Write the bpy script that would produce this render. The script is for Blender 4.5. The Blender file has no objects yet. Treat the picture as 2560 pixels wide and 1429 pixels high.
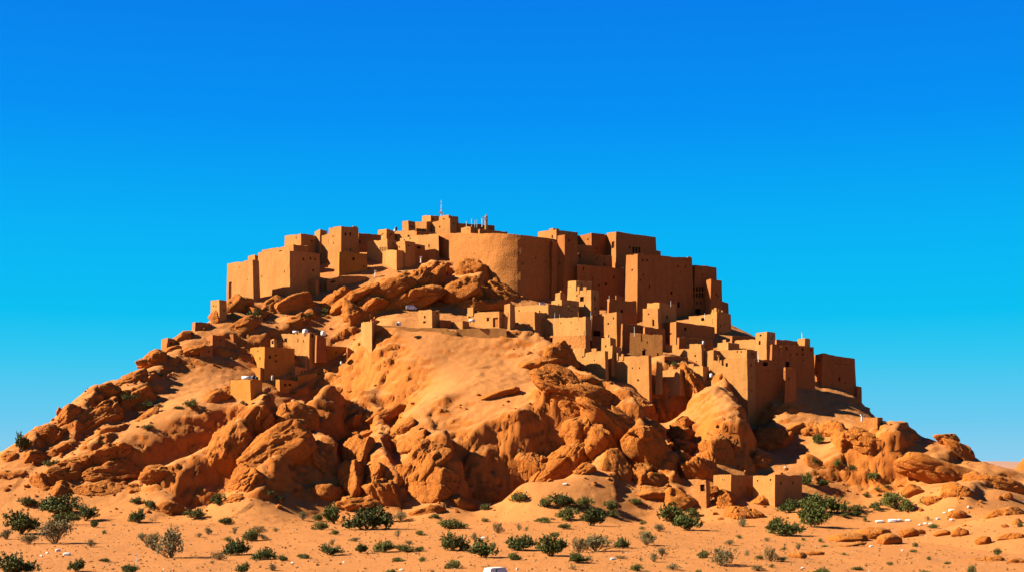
import bpy, bmesh, math, random
import numpy as np
from mathutils import Vector, Matrix
R=math.radians
F=3517.0; HZ=1150.0; CAMZ=17.0
scene=bpy.context.scene
col=scene.collection
rnd=random.Random(7)

# ---------- projection helpers (turn a sight line and a distance into a real place) ----------
def at(px,py,Y): return Vector(((px-1280)*Y/F, Y, CAMZ-(py-HZ)*Y/F))
def m_px(Y): return Y/F

# ---------- numpy noise ----------
def _h(i,j,k,s):
    x=(i.astype(np.int64)*374761393+j.astype(np.int64)*668265263+k.astype(np.int64)*2147483647+s*974711)&0xffffffff
    x=((x^(x>>13))*1274126177)&0xffffffff
    x=((x^(x>>16))*2246822519)&0xffffffff
    return ((x^(x>>15))&0xffffff)/float(0xffffff)
def vnoise(p,s=0):
    f=np.floor(p); i=f.astype(np.int64); t=p-f; t=t*t*t*(t*(t*6-15)+10)
    r=0
    for a in (0,1):
        wa=t[...,0] if a else 1-t[...,0]
        for b in (0,1):
            wb=t[...,1] if b else 1-t[...,1]
            for c in (0,1):
                wc=t[...,2] if c else 1-t[...,2]
                r=r+wa*wb*wc*_h(i[...,0]+a,i[...,1]+b,i[...,2]+c,s)
    return r*2-1
def fbm(p,o=4,s=0,g=.5,ridge=False):
    r=0;a=1;n=0
    q=p
    for k in range(o):
        v=vnoise(q,s+k*17)
        if ridge: v=1-2*np.abs(v)
        r=r+a*v;n+=a;a*=g;q=q*2.03+11.3
    return r/n
def worley(p,s=0):
    i=np.floor(p).astype(np.int64)
    n=p.shape[0]; f1=np.full(n,9.);f2=np.full(n,9.);cid=np.zeros(n)
    for a in (-1,0,1):
        for b in (-1,0,1):
            for c in (-1,0,1):
                ii=i[:,0]+a;jj=i[:,1]+b;kk=i[:,2]+c
                dx=ii+_h(ii,jj,kk,s)-p[:,0];dy=jj+_h(ii,jj,kk,s+1)-p[:,1];dz=kk+_h(ii,jj,kk,s+2)-p[:,2]
                d=np.sqrt(dx*dx+dy*dy+dz*dz)
                m=d<f1
                f2=np.where(m,f1,np.minimum(f2,d))
                cid=np.where(m,_h(ii,jj,kk,s+3),cid)
                f1=np.where(m,d,f1)
    return f1,f2,cid
def sstep(a,b,x):
    t=np.clip((x-a)/(b-a),0,1); return t*t*(3-2*t)

# ---------- object helpers ----------
def tag(o,label=None,cat=None,group=None,kind=None):
    if label: o['label']=label
    if cat: o['category']=cat
    if group: o['group']=group
    if kind: o['kind']=kind
    return o
def empty(name,loc,label,cat,group=None):
    o=bpy.data.objects.new(name,None); o.empty_display_size=.5
    col.objects.link(o); o.location=loc
    return tag(o,label,cat,group)
def mesh_obj(name,verts,faces,mat,parent=None,smooth=False,origin=None):
    """verts in world space; stored relative to the parent's / origin's location"""
    org=Vector(origin) if origin is not None else (parent_world(parent) if parent else Vector((0,0,0)))
    v=np.asarray(verts,dtype=float)-np.array(org)
    me=bpy.data.meshes.new(name)
    me.from_pydata(v.tolist(),[],[tuple(f) for f in faces])
    me.materials.append(mat)
    if smooth: me.polygons.foreach_set('use_smooth',[True]*len(me.polygons))
    me.update()
    o=bpy.data.objects.new(name,me); col.objects.link(o)
    if parent: o.parent=parent; o.location=org-parent_world(parent)
    else: o.location=org
    return o
def parent_world(p):
    l=Vector((0,0,0))
    while p is not None: l+=p.location; p=p.parent
    return l
class MB:
    def __init__(s): s.v=[];s.f=[]
    def box(s,c,sz,rz=0):
        ca,sa=math.cos(rz),math.sin(rz);b=len(s.v)
        for dx in(-1,1):
            for dy in(-1,1):
                for dz in(-1,1):
                    x,y,z=dx*sz[0]/2,dy*sz[1]/2,dz*sz[2]/2
                    s.v.append((c[0]+x*ca-y*sa,c[1]+x*sa+y*ca,c[2]+z))
        for q in((0,1,3,2),(4,6,7,5),(0,4,5,1),(2,3,7,6),(0,2,6,4),(1,5,7,3)): s.f.append([b+i for i in q])
    def tube(s,a,c,r0,r1,n=8,cap=True):
        a=Vector(a);c=Vector(c);d=(c-a).normalized();u=d.orthogonal().normalized();w=d.cross(u);b=len(s.v)
        for i in range(n):
            t=2*math.pi*i/n
            for p,r in((a,r0),(c,r1)): s.v.append(tuple(p+(u*math.cos(t)+w*math.sin(t))*r))
        for i in range(n):
            j=(i+1)%n; s.f.append([b+2*i,b+2*j,b+2*j+1,b+2*i+1])
        if cap:
            s.f.append([b+2*i for i in range(n)][::-1]); s.f.append([b+2*i+1 for i in range(n)])
    def lathe(s,c,prof,n=14):
        b=len(s.v)
        for (r,z) in prof:
            for i in range(n):
                t=2*math.pi*i/n; s.v.append((c[0]+r*math.cos(t),c[1]+r*math.sin(t),c[2]+z))
        for k in range(len(prof)-1):
            for i in range(n):
                j=(i+1)%n; s.f.append([b+k*n+i,b+k*n+j,b+(k+1)*n+j,b+(k+1)*n+i])
        s.f.append([b+i for i in range(n)][::-1]); s.f.append([b+(len(prof)-1)*n+i for i in range(n)])
    def build(s,name,mat,parent=None,smooth=False,origin=None): return mesh_obj(name,s.v,s.f,mat,parent,smooth,origin)

# ---------- materials ----------
def nodes(name,rough=.9,spec=.1):
    m=bpy.data.materials.new(name); m.use_nodes=True
    nt=m.node_tree; b=nt.nodes['Principled BSDF']
    b.inputs['Roughness'].default_value=rough
    b.inputs['Specular IOR Level'].default_value=spec
    return m,nt,b
def N(nt,t,**k):
    n=nt.nodes.new(t)
    for a,v in k.items(): setattr(n,a,v)
    return n
def noise_node(nt,scale,detail=4,rough=.55,vec=None,dist=0):
    n=N(nt,'ShaderNodeTexNoise'); n.inputs['Scale'].default_value=scale
    n.inputs['Detail'].default_value=detail; n.inputs['Roughness'].default_value=rough
    n.inputs['Distortion'].default_value=dist
    if vec is not None: nt.links.new(vec,n.inputs['Vector'])
    return n
def ramp(nt,fac,stops):
    r=N(nt,'ShaderNodeValToRGB'); e=r.color_ramp.elements
    while len(e)<len(stops): e.new(.5)
    for i,(p,c) in enumerate(stops): e[i].position=p; e[i].color=(*c,1) if len(c)==3 else c
    nt.links.new(fac,r.inputs['Fac']); return r
def mix(nt,fac,a,b,mode='MIX'):
    m=N(nt,'ShaderNodeMix',data_type='RGBA',blend_type=mode)
    for s,v in((0,fac),(6,a),(7,b)):
        if hasattr(v,'links') or hasattr(v,'is_linked'): nt.links.new(v,m.inputs[s])
        else: m.inputs[s].default_value=v if s==0 else (*v,1)
    return m.outputs[2]
def bump(nt,b,h,strength,dist,prev=None):
    n=N(nt,'ShaderNodeBump'); n.inputs['Strength'].default_value=strength; n.inputs['Distance'].default_value=dist
    nt.links.new(h,n.inputs['Height'])
    if prev is not None: nt.links.new(prev,n.inputs['Normal'])
    nt.links.new(n.outputs[0],b.inputs['Normal']); return n.outputs[0]
def wpos(nt): return N(nt,'ShaderNodeNewGeometry').outputs['Position']

def earth_mat(name,c0,c1,c2,bs=.7,coarse=.9,sandy=None,crack=0,sand_lo=.55,sand_hi=.8,bd=.5):
    m,nt,b=nodes(name); g=N(nt,'ShaderNodeNewGeometry'); p=g.outputs['Position']
    n1=noise_node(nt,.045,6,.6,p); n2=noise_node(nt,.5,8,.65,p); n3=noise_node(nt,3.2,6,.7,p)
    c=ramp(nt,n1.outputs[0],[(.32,c0),(.52,c1),(.7,c2)]).outputs[0]
    c=mix(nt,.55,c,ramp(nt,n2.outputs[0],[(.34,tuple(x*.68 for x in c1)),(.5,c1),(.7,tuple(min(1,x*1.18) for x in c1))]).outputs[0])
    if sandy:
        sx=N(nt,'ShaderNodeSeparateXYZ'); nt.links.new(g.outputs['Normal'],sx.inputs[0])
        ad=N(nt,'ShaderNodeMath',operation='MULTIPLY_ADD'); nt.links.new(n2.outputs[0],ad.inputs[0]); ad.inputs[1].default_value=.35
        nt.links.new(sx.outputs[2],ad.inputs[2])
        mr=N(nt,'ShaderNodeMapRange',interpolation_type='SMOOTHSTEP'); nt.links.new(ad.outputs[0],mr.inputs[0])
        mr.inputs[1].default_value=sand_lo+.17; mr.inputs[2].default_value=sand_hi+.17
        s=ramp(nt,n1.outputs[0],[(.3,tuple(x*.9 for x in sandy)),(.7,sandy)]).outputs[0]
        s=mix(nt,.35,s,ramp(nt,n3.outputs[0],[(.36,tuple(x*.6 for x in sandy)),(.56,sandy)]).outputs[0])
        c=mix(nt,mr.outputs[0],c,s)
    nt.links.new(c,b.inputs['Base Color'])
    h=N(nt,'ShaderNodeMath',operation='MULTIPLY_ADD'); nt.links.new(n2.outputs[0],h.inputs[0]); h.inputs[1].default_value=coarse
    nt.links.new(n3.outputs[0],h.inputs[2]); hh=h.outputs[0]
    if crack:
        v=N(nt,'ShaderNodeTexVoronoi',feature='DISTANCE_TO_EDGE'); v.inputs['Scale'].default_value=.22
        dn=N(nt,'ShaderNodeVectorMath',operation='MULTIPLY_ADD'); nt.links.new(noise_node(nt,.35,4,.6,p).outputs[1],dn.inputs[0]); dn.inputs[1].default_value=(5,5,5)
        nt.links.new(p,dn.inputs[2]); nt.links.new(dn.outputs[0],v.inputs['Vector'])
        r=ramp(nt,v.outputs[0],[(0,(0,0,0)),(.07,(1,1,1))])
        a=N(nt,'ShaderNodeMath',operation='MULTIPLY_ADD'); nt.links.new(r.outputs[0],a.inputs[0]); a.inputs[1].default_value=crack
        nt.links.new(hh,a.inputs[2]); hh=a.outputs[0]
    bump(nt,b,hh,bs,bd)
    return m
M={}
M['terrain']=earth_mat('sandy_slope',(.29,.080,.012),(.33,.096,.015),(.36,.111,.02),.6,1.2,(.375,.140,.038),0,.60,.84)
M['rock']=earth_mat('orange_sandstone',(.29,.078,.010),(.33,.097,.014),(.37,.117,.02),.8,1.6,(.36,.135,.03),.45,.78,.99,.6)
def mud_mat(name,c,streak=.5,bs=.35,bd=.3):
    m,nt,b=nodes(name); p=wpos(nt)
    n1=noise_node(nt,.09,5,.6,p); n2=noise_node(nt,1.6,8,.7,p)
    mp=N(nt,'ShaderNodeMapping'); mp.inputs['Scale'].default_value=(1.2,1.2,.12); nt.links.new(p,mp.inputs[0])
    n3=noise_node(nt,.7,5,.6,mp.outputs[0])
    k=ramp(nt,n1.outputs[0],[(.3,tuple(x*.86 for x in c)),(.7,tuple(min(1,x*1.1) for x in c))]).outputs[0]
    k=mix(nt,.25,k,ramp(nt,n2.outputs[0],[(.35,tuple(x*.6 for x in c)),(.62,tuple(min(1,x*1.15) for x in c))]).outputs[0])
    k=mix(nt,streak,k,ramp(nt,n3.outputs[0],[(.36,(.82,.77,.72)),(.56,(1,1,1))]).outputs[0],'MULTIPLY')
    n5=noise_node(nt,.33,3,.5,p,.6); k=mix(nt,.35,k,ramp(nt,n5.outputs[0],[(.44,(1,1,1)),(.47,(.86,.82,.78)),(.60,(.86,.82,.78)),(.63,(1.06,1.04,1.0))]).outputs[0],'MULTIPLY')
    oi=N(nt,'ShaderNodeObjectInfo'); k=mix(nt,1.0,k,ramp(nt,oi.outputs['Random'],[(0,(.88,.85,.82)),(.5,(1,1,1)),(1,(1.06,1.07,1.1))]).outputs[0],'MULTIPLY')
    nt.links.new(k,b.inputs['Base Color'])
    mp2=N(nt,'ShaderNodeMapping'); mp2.inputs['Scale'].default_value=(.3,.3,3.5); nt.links.new(p,mp2.inputs[0])
    n4=noise_node(nt,1.0,3,.5,mp2.outputs[0])
    a=N(nt,'ShaderNodeMath',operation='MULTIPLY_ADD'); nt.links.new(n4.outputs[0],a.inputs[0]); a.inputs[1].default_value=.25 if bd<.5 else 0
    nt.links.new(n2.outputs[0],a.inputs[2])
    bump(nt,b,a.outputs[0],bs,bd); return m
M['mud']=mud_mat('mud_plaster',(.325,.131,.033))
M['mud2']=mud_mat('mud_plaster_red_shade',(.265,.088,.021))  # darker redder copy, mostly on walls turned from the sun; shade put into colour
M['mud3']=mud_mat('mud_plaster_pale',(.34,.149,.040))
M['ochre']=mud_mat('ochre_plaster',(.325,.120,.018),.3)
M['rammed']=mud_mat('rammed_earth',(.35,.127,.030),.4,.6,.9)
def plain(name,c,rough=.6,spec=.3,var=.15):
    m,nt,b=nodes(name,rough,spec); n=noise_node(nt,2.5,4,.6,wpos(nt))
    nt.links.new(ramp(nt,n.outputs[0],[(.35,tuple(x*(1-var) for x in c)),(.65,tuple(min(1,x*(1+var)) for x in c))]).outputs[0],b.inputs['Base Color']); return m
M['hole_shade']=plain('window_painted_dark',(.02,.008,.004),.9,.0)  # near-black colour painted in for the unlit inside of windows and doors
M['white']=plain('white_paint',(.52,.50,.46),.5,.3,.06)
M['metal']=plain('pale_metal',(.32,.33,.34),.4,.4,.05)
M['black']=plain('black_plastic',(.02,.02,.025),.5,.3)
M['glass']=plain('dark_glass',(.03,.05,.07),.1,.6)
M['wood']=plain('weathered_timber',(.22,.10,.04),.8,.1)
M['stone']=plain('pale_stone',(.36,.30,.22),.9,.1,.1)
M['dstone']=plain('brown_stone',(.16,.065,.02),.9,.1,.3)
def leaf_mat(name,c1,c2):
    m,nt,b=nodes(name,.7,.2); g=N(nt,'ShaderNodeObjectInfo'); p=wpos(nt)
    n=noise_node(nt,1.1,4,.7,p)
    r=ramp(nt,n.outputs[0],[(.35,c1),(.65,c2)]).outputs[0]
    r=mix(nt,.25,r,ramp(nt,g.outputs['Random'],[(0,tuple(x*.6 for x in c1)),(1,tuple(x*1.3 for x in c2))]).outputs[0])
    nt.links.new(r,b.inputs['Base Color']); return m
M['leaf_dark']=leaf_mat('leaf_dark_green',(.026,.032,.004),(.078,.085,.009))
M['leaf_mid']=leaf_mat('leaf_mid_green',(.05,.052,.008),(.13,.12,.018))
M['leaf_dry']=leaf_mat('leaf_dry_olive',(.085,.066,.022),(.18,.135,.05))
M['twig']=plain('grey_brown_twig',(.13,.075,.035),.9,.05)
M['haze']=earth_mat('distant_hazy_sand',(.27,.14,.09),(.28,.15,.10),(.30,.165,.11),.1,.3)  # haze of distance put into the sand colour
# ---------- terrain ----------
def Yp(py): return 257.0/(.6+(py-1150)/F)
CP=[] # (px,py,dY) on the front of the hill
CP+=[(-350,1140,10),(-350,1230,0),(-150,1130,8),(-150,1220,0),(0,1140,6),(0,1200,0),(0,1255,0),(60,1112,6),(150,1042,4),(210,998,4),(340,945,4),(410,890,4),(480,842,3),(530,815,3),
 (570,770,2),(660,790,0),(740,750,0),(850,695,2),(960,680,0),(1060,655,0),(1100,652,2),(1200,690,0),(1280,742,8),(1390,752,16),(1480,780,18),(1560,790,20),(1700,795,20),(1800,800,14),(1600,840,12),(1700,845,10),(1450,820,6),
 (100,1180,0),(200,1140,0),(200,1250,0),(300,1050,2),(300,1180,0),(450,950,2),(450,1100,4),(450,1200,0),(420,1290,0),(600,900,3),(600,1020,0),(600,1150,-4),(640,1285,0),(520,1280,0),
 (750,850,3),(750,960,0),(700,1080,-8),(760,1180,-8),(880,860,8),(850,950,6),(850,1060,14),(868,1110,34),(866,1160,30),(862,1210,16),(872,1050,18),(850,1250,2),(900,1290,0),
 (930,835,-18),(1020,835,-22),(1110,838,-24),(1250,838,-20),(940,900,-10),(1000,900,-14),(1120,900,-18),(1250,900,-16),(1100,960,-16),(1250,960,-18),(1000,1050,-8),(1150,1100,-16),(1300,1050,-24),(1300,1130,-22),(1050,1200,-6),(1180,1200,-2),(1150,1292,0),
 (1150,800,-6),(1050,795,-4),(960,795,-4),(1050,760,2),(950,770,4),(1150,770,4),(1350,860,-2),(1650,775,26),(1740,785,26),(1800,1040,-8),(1740,1000,-2),(1400,930,-12),(1450,1000,-12),(1500,1100,-12),(1450,1190,-8),(1280,1230,-6),(1300,1262,-2),(1550,1210,-6),(1600,1120,-2),(1500,950,2),(1600,1000,4),(1560,900,6),
 (1680,1000,8),(1745,945,0),(1800,1130,-6),(1650,1220,-2),(1750,1250,-4),(1850,1180,2),(1885,1080,22),(1950,1190,0),(1930,1270,-6),(1750,900,8),(1800,860,8),
 (1900,1000,10),(1960,990,6),(2050,970,14),(2130,985,20),(2000,1045,12),(2080,1045,14),(1940,1060,14),(2140,1060,8),(2190,1085,10),(2000,1150,4),(2130,1120,2),(2170,1170,0),(2270,1095,12),(2300,1150,0),
 (2360,1118,6),(2430,1155,4),(2300,1160,-2),(2400,1190,-2),(2300,1240,-4),(2400,1250,-2),(2520,1190,0),(2500,1240,-4),(2560,1230,-6),(2750,1200,0),(2400,1320,-50),(2200,1300,-20),(2560,1400,-130),(2300,1400,-110),
 (1280,1300,2),(1050,1300,2),(1600,1300,-4),(780,1300,0)]
CL=[(300,1158,318,1192),(370,1126,385,1172),(440,1096,455,1148),(520,1063,530,1124),(590,1040,592,1098),
 (430,1200,430,1272),(480,1183,485,1268),(540,1170,545,1245),
 (800,1005,806,1060),(850,975,848,1045),(893,942,880,1020),
 (1120,1165,1130,1262),(1175,1122,1182,1250),(1235,1090,1242,1235),(1295,1068,1300,1226),(1355,1062,1355,1216),(1415,1085,1415,1206),
 (965,925,960,985),(1003,955,1000,1035),
 (1460,1085,1455,1190),(1560,1100,1545,1200),
 (2150,1110,2150,1190),(2230,1130,2240,1225)]
for (x0,y0,x1,y1) in CL:
    ya,yb=Yp(y0),Yp(y1); Yc=ya*.42+yb*.58
    k=.12*(ya-yb)
    CP.append((x0,y0,Yc+k-ya)); CP.append((x1,y1,Yc-k-yb))
CP+=[(1650,950,0),(1650,1080,24),(1705,930,-3),(1705,1100,28),(2560,1290,-80),(2450,1300,-62),(2560,1340,-110),(640,1070,-6),(655,1120,-8),(705,1060,10),(722,1100,12),(745,1050,6),(1772,1000,-6),(1795,1075,-10),(1868,1060,18),(1872,1120,14),(1865,1180,4),(1700,1165,10),(1160,1200,4)]
for q in [(300,1180,0),(450,1100,4),(450,1200,0),(1150,1100,-16),(1300,1130,-22),(1180,1200,-2),(1050,1200,-6),(1400,930,-12),(1500,1100,-12),(2300,1150,0),(2170,1170,0),(750,960,0),(1250,960,-18),(1280,1230,-6),(850,950,6),(850,1060,14)]:
    if q in CP: CP.remove(q)
pts=[]
def cp_xyz(px,py,dY):
    p=at(px,py,Yp(py)+dY); return (p.x,p.y,p.z)
for c in CP: pts.append(cp_xyz(*c))
# crest and back of the hill
for (px,py,dY) in [(-150,1130,8),(0,1140,6),(60,1112,6),(210,998,4),(340,945,4),(480,842,3)]:
    x,y,z=cp_xyz(px,py,dY); pts.append((x,y+35,z-22)); pts.append((x,y+110,0))
for (px,Y,z) in [(570,560,58),(640,572,68),(720,585,76),(850,600,90),(1050,605,100),(1250,600,98),(1450,600,92),(1650,590,84),(1800,570,74)]:
    x=(px-1280)*Y/F; pts.append((x,Y,z)); pts.append((x,Y+70,z*.5)); pts.append((x,Y+150,0))
for (px,Y,z) in [(1950,545,50),(2130,535,40),(2250,500,15),(2380,480,4),(2560,490,4),(2700,500,0)]:
    x=(px-1280)*Y/F; pts.append((x,Y,z)); pts.append((x,Y+80,z*.2))
for x in range(-120,160,55):
    for y in (180,260,330,372): pts.append((x,y,0))
for x in (-320,-230,-160):
    for y in (180,280,360): pts.append((x,y,0))
for x in (250,340): pts.append((x,180,1)); pts.append((x,260,2))
for x in (-420,-300,400,300): pts.append((x,640,0)); pts.append((x,740,0))
pts=np.array(pts,dtype=float)
def tps_fit(P,lam=1.2):
    S=100.0; X=P[:,:2]/S; n=len(P)
    d=np.sqrt(((X[:,None]-X[None])**2).sum(2)); K=np.where(d>0,d*d*np.log(d+1e-12),0)+np.eye(n)*lam*1e-3
    Q=np.c_[np.ones(n),X]; A=np.zeros((n+3,n+3)); A[:n,:n]=K;A[:n,n:]=Q;A[n:,:n]=Q.T
    w=np.linalg.solve(A,np.r_[P[:,2],0,0,0])
    def f(x,y):
        x=np.asarray(x)/S;y=np.asarray(y)/S; r=w[n]+w[n+1]*x+w[n+2]*y
        for i in range(n):
            dd=(x-X[i,0])**2+(y-X[i,1])**2
            r=r+w[i]*.5*dd*np.log(dd+1e-12)
        return r
    return f
tps=tps_fit(pts)
def axis(segs):
    out=[]
    for a,b,s in segs: out+=list(np.arange(a,b,s))
    return np.array(out)
gx=axis([(-9000,-2000,700),(-2000,-500,120),(-500,-260,12),(-260,250,.72),(250,500,12),(500,2000,120),(2000,9001,700)])
gy=axis([(-400,100,60),(100,190,10),(190,395,.85),(395,560,.62),(560,640,3),(640,1000,20),(1000,3000,200),(3000,12001,1000)])
XX,YY=np.meshgrid(gx,gy,indexing='ij')
xs=XX.ravel();ys=YY.ravel()
core=(np.abs(xs)<480)&(ys>150)&(ys<760)
Z=np.zeros(xs.shape)
Z[core]=tps(xs[core],ys[core])
edge=np.minimum.reduce([sstep(480,300,np.abs(xs)),sstep(150,185,ys),sstep(760,650,ys)])
Z*=edge
Z=np.where(Z<1.2,1.2-np.log1p(np.exp(np.clip((1.2-Z)*1.2,-30,30)))/1.2*1.0,Z) if False else np.maximum(Z,-.4)
P3=np.c_[xs,ys,Z]
hill=sstep(1.0,9.0,Z)
near=(np.abs(xs)<300)&(ys>150)&(ys<640)
q=P3[near]
rk=np.zeros(xs.shape)
# strata lean up to the right like the beds in the rock
def rot(px,py_,a):
    c,s=math.cos(a),math.sin(a); return px*c+py_*s, -px*s+py_*c
u,w=rot(q[:,0],q[:,2],R(32))
W=np.c_[u/26,q[:,1]/16,w/5.5]
warp=fbm(q/18,3,5)*0.6
st=fbm(W+warp[:,None],4,31,.55,True)
patch=sstep(-.12,.22,fbm(np.c_[u/45,q[:,1]/30,w/22],3,77))
f1,f2,cid=worley(np.c_[u/9,q[:,1]/6,w/3.6]+warp[:,None]*1.2,9)
blk=(cid-.35)*sstep(.02,.28,f2-f1)
d=hill[near]*(patch*(.25*st+.25*blk)+.30*fbm(q/9,3,3))
fine=fbm(q/2.2,4,13)
Z2=Z.copy()
Z2[near]+=d+(.10+.16*hill[near]+.2*patch*hill[near])*fine+(1-hill[near])*(.5*fbm(q/30,3,91)+.14*fbm(q/5,3,95))
# wind ripples and low mounds on the plain
fg=(~near)
Z2[fg]+=(.8*fbm(P3[fg]/140,3,4))*sstep(300,700,np.abs(xs[fg])+np.abs(ys[fg]-300))
far=(ys>1500); Z2[far]+=12*np.maximum(0,fbm(P3[far]/1500,3,44))
# low dunes heaped against the foot of the hill
def mound(px,py,w,h,dpt=10):
    p=at(px,py,Yp(py)-2); m=m_px(p.y)
    g=np.exp(-((xs-p.x)/(w*m))**2-((ys-p.y)/dpt)**2); return h*g
for a in [(2450,1400,160,2.2,26),(2190,1352,120,1.5,5),(2500,1375,60,1.6,5),(2380,1425,80,1.4,5),(2040,1392,90,1.2,5),(2530,1330,90,3,10),(1950,1385,200,1.2,18),(640,1275,110,5.5,16),(1290,1245,90,4.5,13),(1330,1270,140,2.5,12),(1090,1285,70,2.2,9),(330,1285,90,1.5,9),(2420,1335,120,3,20)]: Z2+=mound(*a)
ZG=Z2.reshape(XX.shape)
SCARP=[]
def H(x,y):
    x=np.asarray(x,float);y=np.asarray(y,float)
    i=np.clip(np.searchsorted(gx,x)-1,0,len(gx)-2);j=np.clip(np.searchsorted(gy,y)-1,0,len(gy)-2)
    tx=(x-gx[i])/(gx[i+1]-gx[i]);ty=(y-gy[j])/(gy[j+1]-gy[j])
    return (ZG[i,j]*(1-tx)*(1-ty)+ZG[i+1,j]*tx*(1-ty)+ZG[i,j+1]*(1-tx)*ty+ZG[i+1,j+1]*tx*ty)
_Y=np.arange(195,640,.4)
def hit(px,py,step=4):
    """distance at which the sight line meets the ground (walks down when it passes over the crest)"""
    for k in range(60):
        x=(px-1280)*_Y/F; z=CAMZ-(py-HZ)*_Y/F
        b=np.nonzero(H(x,_Y)>z)[0]
        if len(b): return float(_Y[b[0]])
        py+=step
    return 500.

# scarps: beds of rock that rise gently on the sunny side and break off steeply on the other
def scarp(pl,h,wl=12,wr=2.4,fade=8):
    SCARP.append((pl,h,wl,wr,fade))
scarp([(240,1185),(300,1160),(370,1130),(450,1100),(530,1068),(600,1042)],2.5,10,2.2)
scarp([(395,1290),(440,1262),(455,1215),(520,1185),(570,1165)],3,8,2.4)
scarp([(560,1200),(600,1150),(640,1100),(668,1060),(674,1040)],8,9,2.6)
scarp([(640,1260),(700,1190),(745,1120),(700,1060)],5,9,2.6)
scarp([(840,1225),(800,1150),(750,1085),(725,1060)],10,7,2.4)
scarp([(800,1035),(845,985),(900,945)],2,4,2.4)
scarp([(1100,1170),(1150,1125),(1210,1095),(1280,1065),(1350,1055),(1420,1070)],2.5,8,2.4)
scarp([(1530,1205),(1505,1130),(1460,1080),(1390,1035),(1330,1015)],8,8,2.4)
scarp([(1610,1205),(1590,1120),(1540,1060),(1460,1005),(1390,960)],8,8,2.4)
scarp([(1690,1225),(1650,1150),(1590,1080),(1540,1040)],7,8,2.4)
scarp([(985,1260),(960,1180),(935,1110),(900,1060)],7,8,2.4)
scarp([(1120,1275),(1150,1240),(1110,1160),(1085,1110)],7,9,2.4)
scarp([(1440,960),(1390,930),(1330,870),(1280,835)],7,12,2.4)
scarp([(860,1010),(890,960),(902,900)],-4,4,6)
scarp([(165,1140),(200,1085),(240,1030),(262,985)],5,8,2.4)
scarp([(240,1100),(300,1040),(350,990),(400,960)],2.5,8,2.4)
scarp([(60,1180),(95,1125),(125,1080)],5,9,2.2)
scarp([(150,1230),(200,1180),(290,1100)],4,8,2.2)
scarp([(330,1010),(400,930),(470,870)],1.5,6,2)
scarp([(880,830),(950,785),(1040,755),(1085,720),(1105,690)],8,9,2.4)
scarp([(1150,780),(1200,735),(1215,690)],5,8,2.2)
scarp([(620,870),(700,830),(760,800)],2,8,1.8)
scarp([(500,1010),(570,975),(620,950)],1.2,8,1.8)
scarp([(1060,1040),(1110,1010),(1150,985)],2.5,5,2)
scarp([(1860,1190),(1850,1100),(1810,1010),(1745,945)],9,9,2.6)
scarp([(2070,1190),(2120,1140),(2130,1110)],3,9,2.2)
scarp([(2140,1200),(2240,1130),(2290,1095)],4,12,2.2)
scarp([(2270,1230),(2360,1160),(2420,1130)],3,14,2.4)
scarp([(2400,1260),(2500,1200),(2560,1185)],2.5,14,2.4)
add=np.zeros(xs.shape)
nearm=(np.abs(xs)<300)&(ys>340)&(ys<640)
xq=xs[nearm];yq=ys[nearm];zq=Z2[nearm]
PQ=np.c_[xq,yq,zq]
jx=2.2*fbm(PQ/14,4,201)+.6*fbm(PQ/2.6,3,205); jy=2.2*fbm(PQ/14,4,301)+.6*fbm(PQ/2.6,3,305)
for (pl,h,wl,wr,fade) in SCARP:
    P=[]
    for (px,py) in pl:
        Y=hit(px,py); P.append(((px-1280)*Y/F,Y))
    P=np.array(P); best=np.full(xq.shape,1e9); sgn=np.zeros(xq.shape); al=np.zeros(xq.shape); tot=0
    Ls=np.linalg.norm(P[1:]-P[:-1],axis=1); TL=Ls.sum()
    X_=xq+jx;Y_=yq+jy
    for i in range(len(P)-1):
        d=P[i+1]-P[i];L=Ls[i]; t=np.clip(((X_-P[i,0])*d[0]+(Y_-P[i,1])*d[1])/L**2,0,1)
        dx=X_-P[i,0]-t*d[0];dy=Y_-P[i,1]-t*d[1];dd=np.hypot(dx,dy); m=dd<best
        s=(dx*d[1]-dy*d[0])/L
        best=np.where(m,dd,best);sgn=np.where(m,s,sgn);al=np.where(m,tot+t*L,al); tot+=L
    over=np.where((al<=.01)|(al>=TL-.01),best,0)
    w=np.where(sgn>0,wr,wl)
    prof=np.where(sgn>0,np.exp(-(best/w)**2.6),np.exp(-(best/w)**1.7))
    e=np.minimum(1,np.minimum(al,TL-al)/fade*.8+.2)
    add[nearm]+=h*prof*e
Z2=Z2+add
# break the scarp faces into blocks
f1,f2,cid=worley(PQ/np.array([5.5,4,3.2])+.25*fbm(PQ/6,3,401)[:,None],411)
am=sstep(.8,4,add[nearm])
Z2[nearm]+=.35*am*(2.0*(cid-.5)*sstep(0,.15,f2-f1)-.6*(1-sstep(0,.09,f2-f1))+.9*fbm(PQ/3.5,4,420,.55,True)+.5*fbm(PQ/1.6,3,430))
ZG=Z2.reshape(XX.shape)
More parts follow.
